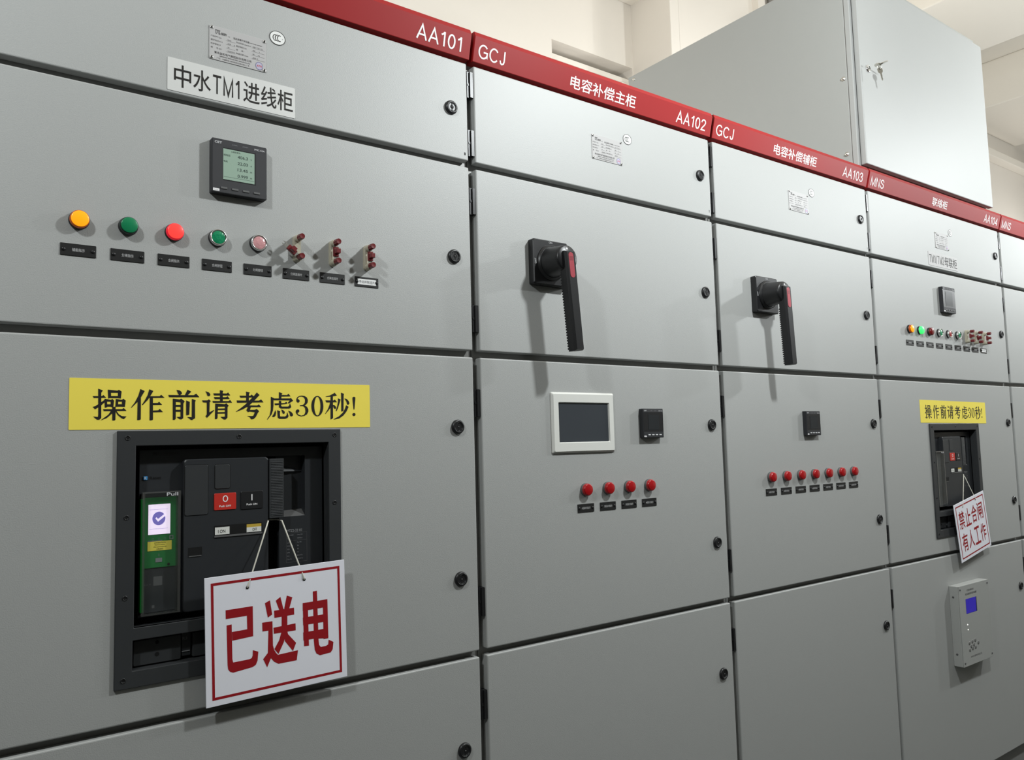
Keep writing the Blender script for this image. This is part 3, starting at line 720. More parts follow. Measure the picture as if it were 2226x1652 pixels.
# ---------------------------------------------------------------- printed plates and stickers
def nameplate_meshes():
    b = MB()
    b.rrect(-0.0506, 0.0506, -0.0306, 0.0306, 0.0015, 0, 0.0012, ALU, 0.0003)
    t = MB()
    d = 0.0014
    g = PRINT_GREY
    T = lambda s, x0, x1, z0, z1, bold=0.0, al='l', m=g: t.text(s, x0, x1, z0, z1, d, m, bold, fit=False, align=al)
    for a in ((-0.0405, -0.0325, 0.0235, 0.0247), (-0.0400, -0.0390, 0.0175, 0.0247), (-0.0340, -0.0330, 0.0175, 0.0247)):   # the maker's mark
        t.rect(*a, d, g)
    t.text('兀', -0.0395, -0.0315, 0.0165, 0.0245, d + 0.00005, g, 0.03)
    T('益和', -0.0305, -0.0195, 0.0170, 0.0220, 0.05)
    T('YIHE', -0.0190, -0.0130, 0.0168, 0.0182)
    T('低压成套开关设备', -0.0090, 0.0200, 0.0155, 0.0195, 0.01)
    T('Low-Voltage switchgear', 0.0205, 0.0460, 0.0158, 0.0180, 0.015)
    rows = [('产品型号 Type', 'MNS', '符合标准 Standard', 'GB/T 7251.12'), ('额定电流 In A', '2500      A', '额定电压 Ue', '400       V'),
            ('防护等级 IP', '30', '频      率 f', '50       Hz'), ('编      号 NO', '2020090101', '制造日期 Date', '2020. 9')]
    for i, r in enumerate(rows):
        z = 0.0098 - i * 0.0068
        T(r[0], -0.0480, -0.0225, z, z + 0.0032)
        T(r[1], -0.0190, -0.0060, z + 0.0002, z + 0.0025)
        T(r[2], -0.0040, 0.0225, z, z + 0.0032)
        T(r[3], 0.0255, 0.0470, z + 0.0002, z + 0.0025)
        t.rect(-0.0220, -0.0055, z - 0.0008, z - 0.0005, d, g)
        t.rect(0.0235, 0.0475, z - 0.0008, z - 0.0005, d, g)
    T('青岛益和电气集团股份有限公司', -0.0420, 0.0270, -0.0195, -0.0150, 0.012)
    T('QINGDAO YIHE ELECTRIC GROUP CO.,LTD', -0.0330, 0.0210, -0.0237, -0.0212, 0.03)
    T('厂址：中国青岛 青岛高新区新业路 21 号', -0.0380, 0.0270, -0.0283, -0.0253)
    s = MB()
    s.disc(0.0375, -0.0215, 0.0062, 0.0068, d, mat('seal_pale', (0.42, 0.40, 0.52, 1), 0.5))
    s.ring(0.0375, -0.0215, 0.0068, 0.0074, 0.0007, d + 0.0001, mat('seal_blue', (0.09, 0.09, 0.22, 1), 0.5))
    s.text('AYH', 0.0330, 0.0420, -0.0236, -0.0195, d + 0.0001, mat('seal_red', (0.45, 0.05, 0.05, 1), 0.5), 0.02)
    w = MB()
    w.lathe([(0.0032, 0.0012), (0.0030, 0.0022), (0.0016, 0.0032), (0.0014, 0.0030)], CHROME, 16)
    w.disc(0, 0, 0.0013, 0.0013, 0.0031, BLACK_MATT, 12)
    return b.mesh('plate'), t.mesh('printed_text'), s.mesh('round_seal'), w.mesh('rivet')


NP = nameplate_meshes()
CCC = MB()
CCC.disc(0, 0, 0.0150, 0.0134, 0.0006, mat('sticker_white', (0.74, 0.74, 0.72, 1), 0.45), 40)
CCC.ring(0, 0, 0.0150, 0.0134, 0.0010, 0.0008, INK, 40)
for i in range(3):
    CCC.ring(-0.0042 + i * 0.0042, 0.0, 0.0048, 0.0062, 0.0013, 0.0008 + i * 0.00001, INK, 14, math.radians(62), math.radians(298))
CCC.ring(0.0098, 0.0, 0.0010, 0.0010, 0.0003, 0.0008, FADED, 10)
CCC_M = CCC.mesh('certification_sticker')
for c, x in enumerate((-0.5093, 0.3932, 1.1952, 2.1045)):
    nm = ('AA101', 'AA102', 'AA103', 'AA104')[c]
    r = thing('rating_plate', 'small riveted metal rating plate with printed text on cabinet ' + nm, 'rating plate', (x, 0, Z(0.5178)), 'rating plates on the top doors')
    for n_, me in zip(('plate', 'printed_text', 'round_seal'), NP):
        put(n_, me, r)
    for sx in (-0.0468, 0.0468):
        for sz in (-0.0272, 0.0272):
            put('rivet', NP[3], r, 0, (sx, 0, sz))
    o = put('certification_sticker', CCC_M, None, 0, (x + (0.0718 if c != 3 else 0.0725), -0.0001, Z(0.5595)))
    tag(o, 'oval black and white CCC sticker at the corner of the rating plate on cabinet ' + nm, 'sticker', 'CCC stickers beside the rating plates')

r = thing('name_label', 'white label reading 中水TM1进线柜 below the rating plate on AA101', 'label', (-0.5163, 0, Z(0.4425)))
b = MB()
b.rrect(-0.1120, 0.1120, -0.0288, 0.0288, 0.002, 0, 0.0008, ALU_LIGHT)
b.build('label_plate', r)
b = MB()
for s, x0, x1, z0, z1 in (('中', -0.1015, -0.0735, -0.0205, 0.0190), ('水', -0.0700, -0.0405, -0.0190, 0.0190), ('TM1', -0.0370, 0.0105, -0.0170, 0.0165), ('进', 0.0160, 0.0455, -0.0190, 0.0190),
                          ('线', 0.0480, 0.0765, -0.0190, 0.0190), ('柜', 0.0785, 0.1075, -0.0190, 0.0195)):
    if s == 'TM1':
        sans_text(b, s, x0, x1, z0, z1, 0.0011, INK, 0.12, 0.2)
    else:
        b.text(s, x0, x1, z0, z1, 0.0011, INK, 0.006)
b.build('lettering', r)
r = thing('name_label', 'silver label reading TM1/TM2母联柜 below the rating plate on AA104', 'label', (2.1058, 0, Z(0.4425)))
b = MB()
b.rrect(-0.1130, 0.1130, -0.0255, 0.0255, 0.002, 0, 0.0008, ALU)
b.build('label_plate', r)
b = MB()
sans_text(b, 'TM1/TM2', -0.1060, 0.0050, -0.0150, 0.0150, 0.0011, INK, 0.10, 0.16)
b.text('母联柜', 0.0090, 0.1070, -0.0190, 0.0180, 0.0011, INK, 0.0)
b.build('lettering', r)

# yellow warning strips: 操作前请考虑30秒!
LAB = MB()
stack_polys(LAB, LABEL_STROKES, 0.0008, INK)
LAB_M = LAB.mesh('lettering')
LABP = MB()
LABP.rrect(-0.2537, 0.2537, -0.0401, 0.0401, 0.0012, 0, 0.0005, YELLOW)
LABP_M = LABP.mesh('label_sheet')
for x, z, t, rot in ((-0.5123, -0.1194, 'large yellow warning strip above the open breaker on AA101', 0.1), (2.1080, -0.1205, 'yellow warning strip above the breaker on AA104, behind the hanging sign', -0.5)):
    r = thing('warning_label', t, 'warning label', (x, -0.0001, Z(z)), 'yellow warning strips', (0, math.radians(-rot), 0))
    put('label_sheet', LABP_M, r)
    put('lettering', LAB_M, r)


# ---------------------------------------------------------------- small engraved plates under lights and buttons
def plate_parts():
    b = MB()
    b.rrect(-0.0250, 0.0250, -0.0095, 0.0095, 0.0006, 0, 0.0014, LABEL_BLACK, 0.0003)
    s = MB()
    s.lathe([(0.0030, 0.0014), (0.0028, 0.0024), (0.0016, 0.0032), (0.0001, 0.0033)], BLACK, 14)
    s.rect(-0.0003, 0.0003, -0.002, 0.002, 0.00335, BLACK_MATT)
    return b.mesh('plate'), s.mesh('screw')


PL = plate_parts()
_TXT = {}


def text_mesh_for(body, white=False):
    if (body, white) not in _TXT:
        t = MB()
        if white:
            t.text(body, -0.0165, 0.0165, -0.0028, 0.0028, 0.0022, FADED, 0.0)
        else:
            w = 0.0052 * len(body) / 2 * 0.8 + 0.0005
            t.text(body, -w, w, -0.0027, 0.0027, 0.0016, LABEL_TEXT, 0.0)
        _TXT[body, white] = t.mesh('engraved_text')
    return _TXT[body, white]


STICK = MB()
STICK.rrect(-0.0195, 0.0195, -0.0055, 0.0055, 0.0008, 0.0012, 0.0019, mat('paper_white', (0.78, 0.78, 0.77, 1), 0.5))
STICK_M = STICK.mesh('paper_strip')


def label_plate(x, z, body, label, group, white=False):
    r = thing('label_plate', label, 'label plate', (x, 0, Z(z)), group)
    put('plate', PL[0], r)
    for sx in (-0.0205, 0.0205):
        put('screw', PL[1], r, 0, (sx, 0, 0))
    if white:
        put('paper_strip', STICK_M, r)
    put('engraved_text', text_mesh_for(body, white), r)


# ---------------------------------------------------------------- indicator lights and push buttons
def light_meshes(lens, rim, deep):
    b = MB()
    b.lathe([(0.0148, 0.0), (0.0149, 0.0015), (0.0147, 0.0052), (0.0138, 0.0060)], BLACK if not deep else DARK3, 36)
    s = MB()
    s.lathe([(0.0140, 0.0050), (0.0139, 0.0108), (0.0131, 0.0122), (0.0126, 0.0126)], rim, 36)
    f = MB()
    f.lathe([(0.0127, 0.0120), (0.0126, 0.0129), (0.0116, 0.0134), (0.0001, 0.0136)], lens, 36)
    return b.mesh('base_ring'), s.mesh('lens_rim'), f.mesh('lens')


def button_meshes(face):
    b = MB()
    b.lathe([(0.0150, 0.0), (0.0151, 0.0012), (0.0148, 0.0045), (0.0138, 0.0055)], BLACK, 36)
    s = MB()
    s.lathe([(0.0142, 0.0045), (0.0142, 0.0098), (0.0136, 0.0112), (0.0124, 0.0112), (0.0119, 0.0098)], CHROME, 36)
    f = MB()
    f.lathe([(0.0119, 0.0080), (0.0117, 0.0096), (0.0104, 0.0102), (0.0001, 0.0104)], face, 32)
    return b.mesh('base_ring'), s.mesh('chrome_ring'), f.mesh('button_cap')


LM = {'orange': light_meshes(LENS_ORANGE_ON, LENS_ORANGE_D, False), 'green_off': light_meshes(LENS_GREEN, LENS_GREEN_D, False), 'red_on': light_meshes(LENS_RED_ON, LENS_RED_D, False),
      'red_off': light_meshes(LENS_RED, LENS_RED, True), 'green_on': light_meshes(LENS_GREEN_ON, LENS_GREEN_ON, False), 'darkred': light_meshes(LENS_DARKRED, LENS_DARKRED, False)}
BM = {'green': button_meshes(BTN_GREEN), 'pink': button_meshes(BTN_PINK), 'red': button_meshes(BTN_RED)}


def light(x, z, kind, label, group):
    r = thing('indicator_light', label, 'indicator light', (x, 0, Z(z)), group)
    for n_, me in zip(('base_ring', 'lens_rim', 'lens'), LM[kind]):
        put(n_, me, r)


def button(x, z, kind, label, group):
    r = thing('push_button', label, 'push button', (x, 0, Z(z)), group)
    for n_, me in zip(('base_ring', 'chrome_ring', 'button_cap'), BM[kind]):
        put(n_, me, r)


ORD = ['first', 'second', 'third', 'fourth', 'fifth', 'sixth', 'seventh', 'eighth', 'ninth']
X1 = [-0.7572 + 0.0707 * i for i in range(8)]
G1, G4 = 'lights and buttons on AA101', 'lights and buttons on AA104'
light(X1[0], 0.168, 'orange', 'lit orange indicator light at the start of the row on AA101', G1)
light(X1[1], 0.168, 'green_off', 'unlit dark green indicator light between the orange and red ones on AA101', G1)
light(X1[2], 0.168, 'red_on', 'lit bright red indicator light in the row on AA101', G1)
button(X1[3], 0.168, 'green', 'green push button in a chrome ring on AA101', G1)
button(X1[4], 0.168, 'pink', 'faded pink push button in a chrome ring on AA101', G1)
T1 = ['储能指示', '分闸指示', '合闸指示', '合闸按钮', '分闸按钮', '分闸连接片', '合闸连接片', '手动并联连片']
W1 = ['the orange light', 'the dark green light', 'the lit red light', 'the green push button', 'the faded pink push button', 'the opened link terminal', 'the closed link terminal', 'the last link terminal']
for i in range(8):
    label_plate(X1[i], 0.1203, T1[i], ('black label plate with a white paper strip under %s on AA101' if i == 7 else 'black label plate under %s on AA101') % W1[i], 'black label plates on AA101', i == 7)
XB = [0.2835 + 0.0692 * i for i in range(4)]
for i, x in enumerate(XB):
    light(x, -0.3060, 'red_off', '%s red indicator light from the left in the row of four on AA102' % ORD[i], 'four red lights on AA102')
    label_plate(x, -0.3477, '%d组投切指示' % (i + 1), 'black label plate under the %s red light on AA102' % ORD[i], 'black label plates on AA102')
XC = [0.9820 + 0.0703 * i for i in range(7)]
for i, x in enumerate(XC):
    light(x, -0.3080, 'red_off', '%s red indicator light from the left in the row of seven on AA103' % ORD[i], 'seven red lights on AA103')
    label_plate(x, -0.3500, '%d组投切指示' % (i + 5), 'black label plate under the %s red light on AA103' % ORD[i], 'black label plates on AA103')
X4 = [1.8166 + 0.0712 * i for i in range(9)]
light(X4[0], 0.168, 'orange', 'lit orange indicator light at the start of the row on AA104', G4)
light(X4[1], 0.168, 'green_on', 'lit bright green indicator light on AA104', G4)
light(X4[2], 0.168, 'darkred', 'unlit dark red indicator light on AA104', G4)
button(X4[3], 0.168, 'green', 'green push button between the dark red light and red button on AA104', G4)
button(X4[4], 0.168, 'red', 'red push button in a chrome ring on AA104', G4)
button(X4[5], 0.168, 'green', 'green push button next to the link terminals on AA104', G4)
T4 = ['储能指示', '分闸指示', '合闸指示', '合闸按钮', '分闸按钮', '储能按钮', '分闸连接片', '合闸连接片', '手动并联连片']
W4 = ['the orange light', 'the lit green light', 'the dark red light', 'the first green button', 'the red button', 'the second green button', 'the first link terminal', 'the tilted link terminal', 'the last link terminal']
for i in range(9):
    label_plate(X4[i], 0.1203, T4[i], ('black label plate with a white paper strip under %s on AA104' if i == 8 else 'black label plate under %s on AA104') % W4[i], 'black label plates on AA104', i == 8)


# ---------------------------------------------------------------- link terminals
def link_meshes():
    b = MB()
    b.rrect(-0.0068, 0.0068, -0.0250, 0.0250, 0.0066, 0, 0.0080, CREAM, 0.0008, 6)
    for z in (-0.0180, 0.0180):
        b.lathe([(0.0066, 0.0075), (0.0064, 0.0150), (0.0058, 0.0158), (0.0001, 0.0158)], CREAM, 24, 0, z)
    k = MB()
    k.lathe([(0.0046, 0.0158), (0.0046, 0.0168)], NICKEL, 20)
    k.lathe([(0.0040, 0.0168), (0.0040, 0.0188)], BLACK_MATT, 16)
    k.lathe([(0.0056, 0.0188), (0.0058, 0.0200), (0.0056, 0.0300), (0.0048, 0.0315), (0.0001, 0.0312)], MAROON, 16, flute=(0.0195, 0.0308, 0.0007), smooth=False)
    l = MB()                                                  # the link: pivot at the lower post, grip in the middle, fork at the upper post
    l.poly([(-0.0038, -0.004), (0.0038, -0.004), (0.0040, 0.014), (-0.0040, 0.014)], 0.0168, 0.0180, NICKEL, back=True)
    l.poly([(-0.0040, 0.022), (0.0040, 0.022), (0.0040, 0.036), (0.0022, 0.040), (0.0016, 0.033), (-0.0016, 0.033), (-0.0022, 0.040), (-0.0040, 0.036)], 0.0168, 0.0180, NICKEL, back=True)
    g = MB()
    g.box(-0.0050, 0.0050, 0.0150, 0.0205, 0.0095, 0.0275, MAROON)
    g.box(-0.0042, 0.0042, 0.0205, 0.0310, 0.0140, 0.0225, MAROON)
    return b.mesh('base'), k.mesh('screw_knob'), l.mesh('link_bar'), g.mesh('grip')


LK = link_meshes()


def link(x, z, ang, label, group):
    r = thing('link_terminal', label, 'link terminal', (x, 0, Z(z)), group)
    put('base', LK[0], r, 0.0)
    for kz in (-0.0180, 0.0180):
        put('screw_knob', LK[1], r, 0, (0, 0, kz))
    bar = put('link_bar', LK[2], r, 0, (0, 0, -0.0180))
    bar.rotation_euler = (0, math.radians(-ang), 0)
    put('grip', LK[3], bar, 0.0006)


link(X1[5], 0.1670, 52, 'cream and maroon link terminal with its link swung open on AA101', 'link terminals on AA101')
link(X1[6], 0.1670, 0, 'closed cream and maroon link terminal in the middle of the three on AA101', 'link terminals on AA101')
link(X1[7], 0.1670, 0, 'closed cream and maroon link terminal above the white paper strip on AA101', 'link terminals on AA101')
link(X4[6], 0.1670, 0, 'cream and maroon link terminal beside the second green button on AA104', 'link terminals on AA104')
link(X4[7], 0.1670, 30, 'cream and maroon link terminal with a tilted link, middle of the three on AA104', 'link terminals on AA104')
link(X4[8], 0.1670, 0, 'cream and maroon link terminal above the white paper strip on AA104', 'link terminals on AA104')


# ---------------------------------------------------------------- power meters
def meter(x, z, side, lit, label):
    s = side / 0.096
    r = thing('power_meter', label, 'power meter', (x, 0, Z(z)), 'panel power meters')
    h = side / 2
    D = 0.0138 if lit else 0.0128
    b = MB()
    b.rrect(-h, h, -h, h, 0.0025 * s, 0, D, METER, 0.0009, back=False)
    case = b.build('case', r)
    f = MB()
    dd = D + 0.0003
    f.rect(-h + 0.0015, h - 0.0012, 0.0365 * s, h - 0.0016, dd, METER_FACE)
    f.rect(-h + 0.0015, h - 0.0012, -h + 0.0016, -0.0285 * s, dd, METER_FACE if lit else METER)
    f.rect(-h + 0.0015, h - 0.0012, -0.0285 * s, 0.0365 * s, dd - 0.0001, METER_FACE if lit and lit != 2 else BLACK)
    f.build('face', case)
    q = MB()
    if lit:
        sx0, sx1, sz0, sz1 = -0.0288, 0.0257, -0.0228, 0.0318
        q.rect(sx0, sx1 + 0.0025, sz0 - 0.0015, sz1 + 0.0022, dd + 0.0001, BLACK)
        q.rect(sx0, sx1, sz0, sz1, dd + 0.0003, LCD if lit == 1 else LCD_OFF)
    else:
        sx0, sx1, sz0, sz1 = -0.0240 * s, 0.0262 * s, -0.0220 * s, 0.0280 * s
        q.rect(sx0, sx1, sz0, sz1, dd + 0.0002, LCD_OFF)
    q.build('screen', r)
    if lit == 1:
        t = MB()
        e = dd + 0.0005
        for i, v in enumerate(('406.3', '22.03', '13.45', '0.999')):
            zc = 0.0208 - i * 0.0113
            t.text(v, -0.0040, 0.0140, zc - 0.0027, zc + 0.0027, e, LCD_DARK, 0.01)
            t.text(('V', 'A', 'kW', 'PF')[i], 0.0180, 0.0215, zc - 0.0022, zc + 0.0005, e, LCD_DARK, fit=False)
        t.text('三相总有功', -0.0270, 0.0120, 0.0268, 0.0298, e, LCD_DARK, fit=False, align='c')
        t.text('线电压', -0.0280, -0.0120, 0.0190, 0.0226, e, LCD_DARK, fit=False, align='l')
        t.text('电流', -0.0280, -0.0140, 0.0080, 0.0114, e, LCD_DARK, fit=False, align='l')
        t.rect(-0.0280, 0.0250, -0.0180, -0.0177, e, LCD_DARK)
        t.build('screen_text', r)
    t = MB()
    e = dd + 0.0004
    t.text('CET', -h + 0.0045 * s, -h + 0.0170 * s, 0.0392 * s, 0.0432 * s, e, LIGHT_PRINT, 0.03)
    t.text('PMC-53A', 0.0255 * s, 0.0440 * s, 0.0388 * s, 0.0420 * s, e, LIGHT_PRINT, 0.02)
    t.text('kWh', -0.0130 * s, -0.0045 * s, 0.0398 * s, 0.0420 * s, e, FADED)
    t.text('COMM', 0.0045 * s, 0.0140 * s, 0.0398 * s, 0.0420 * s, e, FADED)
    t.build('brand_lettering', case)
    bm_ = MB()
    bm_.rrect(-0.0055 * s, 0.0055 * s, -0.0018 * s, 0.0018 * s, 0.0006 * s, D, D + 0.0016, DARK3 if lit else LIGHT_PRINT, 0.0004)
    bme = bm_.mesh('button')
    for i in range(4):
        put('button', bme, r, 0, ((-0.0272 + 0.0190 * i) * s if lit else (-0.0215 + 0.0172 * i) * s, 0, -0.0385 * s))
    w = MB()
    w.rect(-h + 0.0022 * s, -h + 0.0130 * s, -0.0452 * s, -0.0408 * s, dd + 0.0003, WHITE)
    w.text('CCC', -h + 0.0035 * s, -h + 0.0115 * s, -0.0442 * s, -0.0422 * s, dd + 0.0005, FADED)
    w.build('white_sticker', r)


meter(-0.5105, 0.2932, 0.096, 1, 'square dark grey power meter with a lit green-grey display on AA101')
meter(0.5042, -0.1550, 0.0715, 0, 'small square dark power meter beside the touch screen on AA102')
meter(1.1880, -0.1578, 0.0715, 0, 'small square dark power meter above the red lights on AA103')
meter(2.1008, 0.2930, 0.096, 2, 'square dark power meter with a blank display on AA104')

# ---------------------------------------------------------------- touch screen
r = thing('touch_screen', 'off-white framed touch screen panel with a dark display on AA102', 'touch screen', (0.2840, 0, Z(-0.1525)))
b = MB()
o_, i_ = rr(-0.0960, 0.0960, -0.0690, 0.0690, 0.003), rr(-0.0760, 0.0770, -0.0442, 0.0446, 0.002)
n = len(o_)
L = lambda pts, d: [(x, -d, z) for x, z in pts]
sc_ = lambda pts, k: [(x + (-k if x > 0 else k), z + (-k if z > 0 else k)) for x, z in pts]
b.rings([L(o_, 0), L(o_, 0.0022), L(sc_(o_, 0.0042), 0.0066), L(sc_(i_, -0.0018), 0.0066), L(i_, 0.0030)], HMI, cap0=False, cap1=False)
b.build('bezel', r)
b = MB()
b.rect(-0.0765, 0.0775, -0.0447, 0.0451, 0.0030, HMI_SCREEN)
b.build('display', r)


# ---------------------------------------------------------------- rotary handles
def handle(x, z, tilt, label):
    r = thing('rotary_handle', label, 'rotary switch handle', (x, 0, Z(z)), 'black rotary handles')
    b = MB()
    b.rrect(-0.0505, 0.0505, -0.0515, 0.0515, 0.004, 0, 0.0180, BLACK, 0.0022)
    base = b.build('base_plate', r)
    t = MB()
    t.text('ON', -0.0052, 0.0042, 0.0440, 0.0485, 0.0183, LIGHT_PRINT)
    t.text('OFF', -0.0060, 0.0060, -0.0025, 0.0025, 0.0183, LIGHT_PRINT, M=Matrix.Translation((-0.0450, 0, 0)) @ Matrix.Rotation(-math.pi / 2, 4, 'Y'))
    t.build('position_marks', base)
    b = MB()
    b.lathe([(0.0410, 0.0180), (0.0400, 0.0225), (0.0370, 0.0240), (0.0368, 0.0250)], BLACK, 48)
    b.lathe([(0.0352, 0.0245), (0.0340, 0.0290), (0.0300, 0.0660), (0.0290, 0.0720), (0.0262, 0.0750), (0.0001, 0.0752)], BLACK, 72, flute=(0.0300, 0.0665, 0.0009))
    knob = b.build('knob', r)
    lev = bpy.data.objects.new('lever', None)
    b = MB()
    pts_t, pts_b = 0.0150, -0.2060
    # lever: front face, chamfered ridge and serrated inner side
    side = []
    N = 26
    z_s = [-0.045 - (0.158) * k / (2 * N) for k in range(2 * N + 1)]
    b.rings([[(-0.0128, -0.0620, pts_b), (0.0128, -0.0620, pts_b), (0.0138, -0.0620, pts_t), (-0.0138, -0.0620, pts_t)],
             [(-0.0128, -0.0800, pts_b), (0.0128, -0.0800, pts_b), (0.0138, -0.0800, pts_t), (-0.0138, -0.0800, pts_t)],
             [(-0.0085, -0.0860, pts_b + 0.003), (0.0105, -0.0860, pts_b + 0.003), (0.0118, -0.0860, pts_t - 0.003), (-0.0098, -0.0860, pts_t - 0.003)]], BLACK)
    for k in range(N):
        zc = -0.046 - 0.158 * k / N
        b.box(-0.0128, 0.0095, 0.0590, 0.0625, zc - 0.0038, zc, BLACK)
    me = b.mesh('lever')
    bpy.data.objects.remove(lev)
    lever = put('lever', me, r)
    lever.rotation_euler = (0, math.radians(-tilt), 0)
    b = MB()
    b.rrect(-0.0068, 0.0072, -0.0460, 0.0105, 0.0068, 0.0850, 0.0866, HANDLE_RED, 0.0004, 6)
    for k in range(4):
        b.rect(-0.0045, 0.0050, 0.0005 - 0.0025 * k, 0.0010 - 0.0025 * k, 0.0868, BLACK)
    b.build('red_insert', lever)
    b = MB()
    b.flat([(-0.0032, 0.0190), (0.0032, 0.0190), (0.0, 0.0245)], 0.0755, WHITE)
    ar = b.build('arrow_mark', knob)
    ar.rotation_euler = (0, math.radians(-tilt), 0)


handle(0.1885, 0.2075, 5.2, 'black rotary handle with a red insert on AA102, above the touch screen')
handle(0.9880, 0.2085, 3.4, 'black rotary handle with a red insert on AA103, farther from the camera')


# ---------------------------------------------------------------- the drawn-out breakers behind their door frames
def breaker(dx, green, label):
    r = thing('circuit_breaker', label, 'circuit breaker', (-0.5098 + dx, 0, Z(-0.3615)), 'framed circuit breakers')
    X = lambda x: x + 0.5098
    ZZ = lambda z: z + 0.3615
    b = MB()
    b.plate(X(-0.6985), X(-0.3210), ZZ(-0.5610), ZZ(-0.1620),
            [(X(-0.6710), X(-0.3448), ZZ(-0.4700), ZZ(-0.1863)), (X(-0.6725), X(-0.3448), ZZ(-0.5352), ZZ(-0.4893))], 0.0, 0.0045, DARK)
    # inner walls of the frame reach back through the door
    b.plate(X(-0.6755), X(-0.3403), ZZ(-0.5395), ZZ(-0.1818),
            [(X(-0.6710), X(-0.3448), ZZ(-0.4700), ZZ(-0.1863)), (X(-0.6725), X(-0.3448), ZZ(-0.5352), ZZ(-0.4893))], -0.0195, 0.0, DARK)
    fr = b.build('door_frame', r, 0.0010)
    s = MB()
    s.lathe([(0.0040, 0.0045), (0.0038, 0.0052), (0.0028, 0.0052), (0.0022, 0.0040)], BLACK, 16)
    s.disc(0, 0, 0.0026, 0.0026, 0.0047, BLACK_MATT, 12)
    sm = s.mesh('screw')
    for x, z in ((-0.6833, -0.1734), (-0.5080, -0.1735), (-0.3328, -0.1728), (-0.6838, -0.2984), (-0.3338, -0.2963), (-0.6845, -0.4226), (-0.6855, -0.5477), (-0.3338, -0.5477), (-0.3338, -0.4226)):
        put('screw', sm, fr, 0, (X(x), 0, ZZ(z)))
    # body behind
    b = MB()
    b.box(X(-0.686), X(-0.334), -0.30, -0.050, ZZ(-0.548), ZZ(-0.176), BLACK_MATT)
    b.build('case', r)
    # front plate
    b = MB()
    b.plate(X(-0.6605), X(-0.3475), ZZ(-0.4600), ZZ(-0.1930),
            [(X(-0.4527), X(-0.3808), ZZ(-0.3172), ZZ(-0.2090)), (X(-0.4515), X(-0.4290), ZZ(-0.4580), ZZ(-0.3172)), (X(-0.6600), X(-0.6020), ZZ(-0.4560), ZZ(-0.2640))],
            -0.0500, -0.0200, DARK2)
    b.box(X(-0.4290), X(-0.3795), -0.0495, -0.0370, ZZ(-0.3185), ZZ(-0.2080), DARK2)
    b.add([(X(-0.4290), 0.037, ZZ(-0.2240)), (X(-0.3808), 0.037, ZZ(-0.2360)), (X(-0.4290), 0.037, ZZ(-0.2370)), (X(-0.4290), 0.028, ZZ(-0.2372)), (X(-0.3808), 0.035, ZZ(-0.2372))],
          [(0, 3, 4, 1), (0, 2, 3), (2, 4, 3)], DARK2)
    b.add([(X(-0.4290), 0.037, ZZ(-0.3080)), (X(-0.3808), 0.037, ZZ(-0.3060)), (X(-0.3808), 0.0205, ZZ(-0.3172)), (X(-0.4290), 0.0205, ZZ(-0.3172))], [(3, 2, 1, 0)], DARK3)
    fp = b.build('front_plate', r, 0.0009)
    t = MB()
    t.outline(X(-0.6424), X(-0.5976), ZZ(-0.2050), ZZ(-0.1945), 0.0006, -0.0197, DARK)
    t.text('Masterpact', X(-0.6400), X(-0.6000), ZZ(-0.2030), ZZ(-0.1965), -0.0196, BLACK, 0.01)
    t.build('embossed_name', fp)
    t = MB()
    t.rrect(X(-0.6547), X(-0.6487), ZZ(-0.2415), ZZ(-0.2355), 0.0008, -0.02, -0.0180, BLUE, 0.0004)
    t.text('R', X(-0.6533), X(-0.6503), ZZ(-0.2404), ZZ(-0.2366), -0.0178, WHITE, 0.02)
    t.build('reset_button', fp)
    t = MB()
    t.text('Reset', X(-0.6450), X(-0.6275), ZZ(-0.2410), ZZ(-0.2360), -0.0196, BLACK_MATT, 0.01)
    t.text('MTZ2-32 H1', X(-0.4150), X(-0.3870), ZZ(-0.3455), ZZ(-0.3405), -0.0196, FADED, 0.02)
    t.outline(X(-0.4165), X(-0.3775), ZZ(-0.3990), ZZ(-0.3470), 0.0004, -0.0196, DARK3)
    t.rect(X(-0.4165), X(-0.3775), ZZ(-0.3610), ZZ(-0.3606), -0.0196, DARK3)
    for k, (s1, s2) in enumerate((('Ui 1000V', 'Uimp 12kV'), ('Ics', '100%Icu'), ('Ue V', 'Icu kA'), ('220/440', '66'), ('525', '66'), ('690', '66'), ('Icw', '66kA/1s'), ('Cat. B', '50/60Hz'))):
        zz = -0.3510 - 0.0058 * k - (0.0015 if k > 1 else 0)
        t.text(s1, X(-0.4145), X(-0.4015), ZZ(zz - 0.0012), ZZ(zz + 0.0010), -0.0195, FADED, fit=False, align='l')
        t.text(s2, X(-0.3960), X(-0.3830), ZZ(zz - 0.0012), ZZ(zz + 0.0010), -0.0195, FADED, fit=False, align='l')
    t.build('rating_print', fp)
    # raised cover with flaps and buttons
    b = MB()
    D = -0.0052
    b.rrect(X(-0.5955), X(-0.4535), ZZ(-0.4590), ZZ(-0.2100), 0.006, -0.021, D, DARK2, 0.0014, 5)
    rc = b.build('raised_cover', r)
    b = MB()
    for x0, x1, z0, z1 in ((-0.5948, -0.5560, -0.3035, -0.2190), (-0.5463, -0.5196, -0.2620, -0.2195)):
        b.flat(rr(X(x0), X(x1), ZZ(z0), ZZ(z1), 0.0035, 5), D + 0.0002, BLACK_MATT)
        b.rrect(X(x0 + 0.0009), X(x1 - 0.0009), ZZ(z0 + 0.0009), ZZ(z1 - 0.0009), 0.003, D, D + 0.0010, DARK, 0.0004, 5)
    b.build('blank_flaps', rc)
    b = MB()
    b.rrect(X(-0.5469), X(-0.5101), ZZ(-0.2970), ZZ(-0.2688), 0.0018, D, D + 0.0014, OFF_RED, 0.0005)
    b.ring(X(-0.5284), ZZ(-0.2782), 0.0045, 0.0056, 0.0016, D + 0.0017, WHITE, 24)
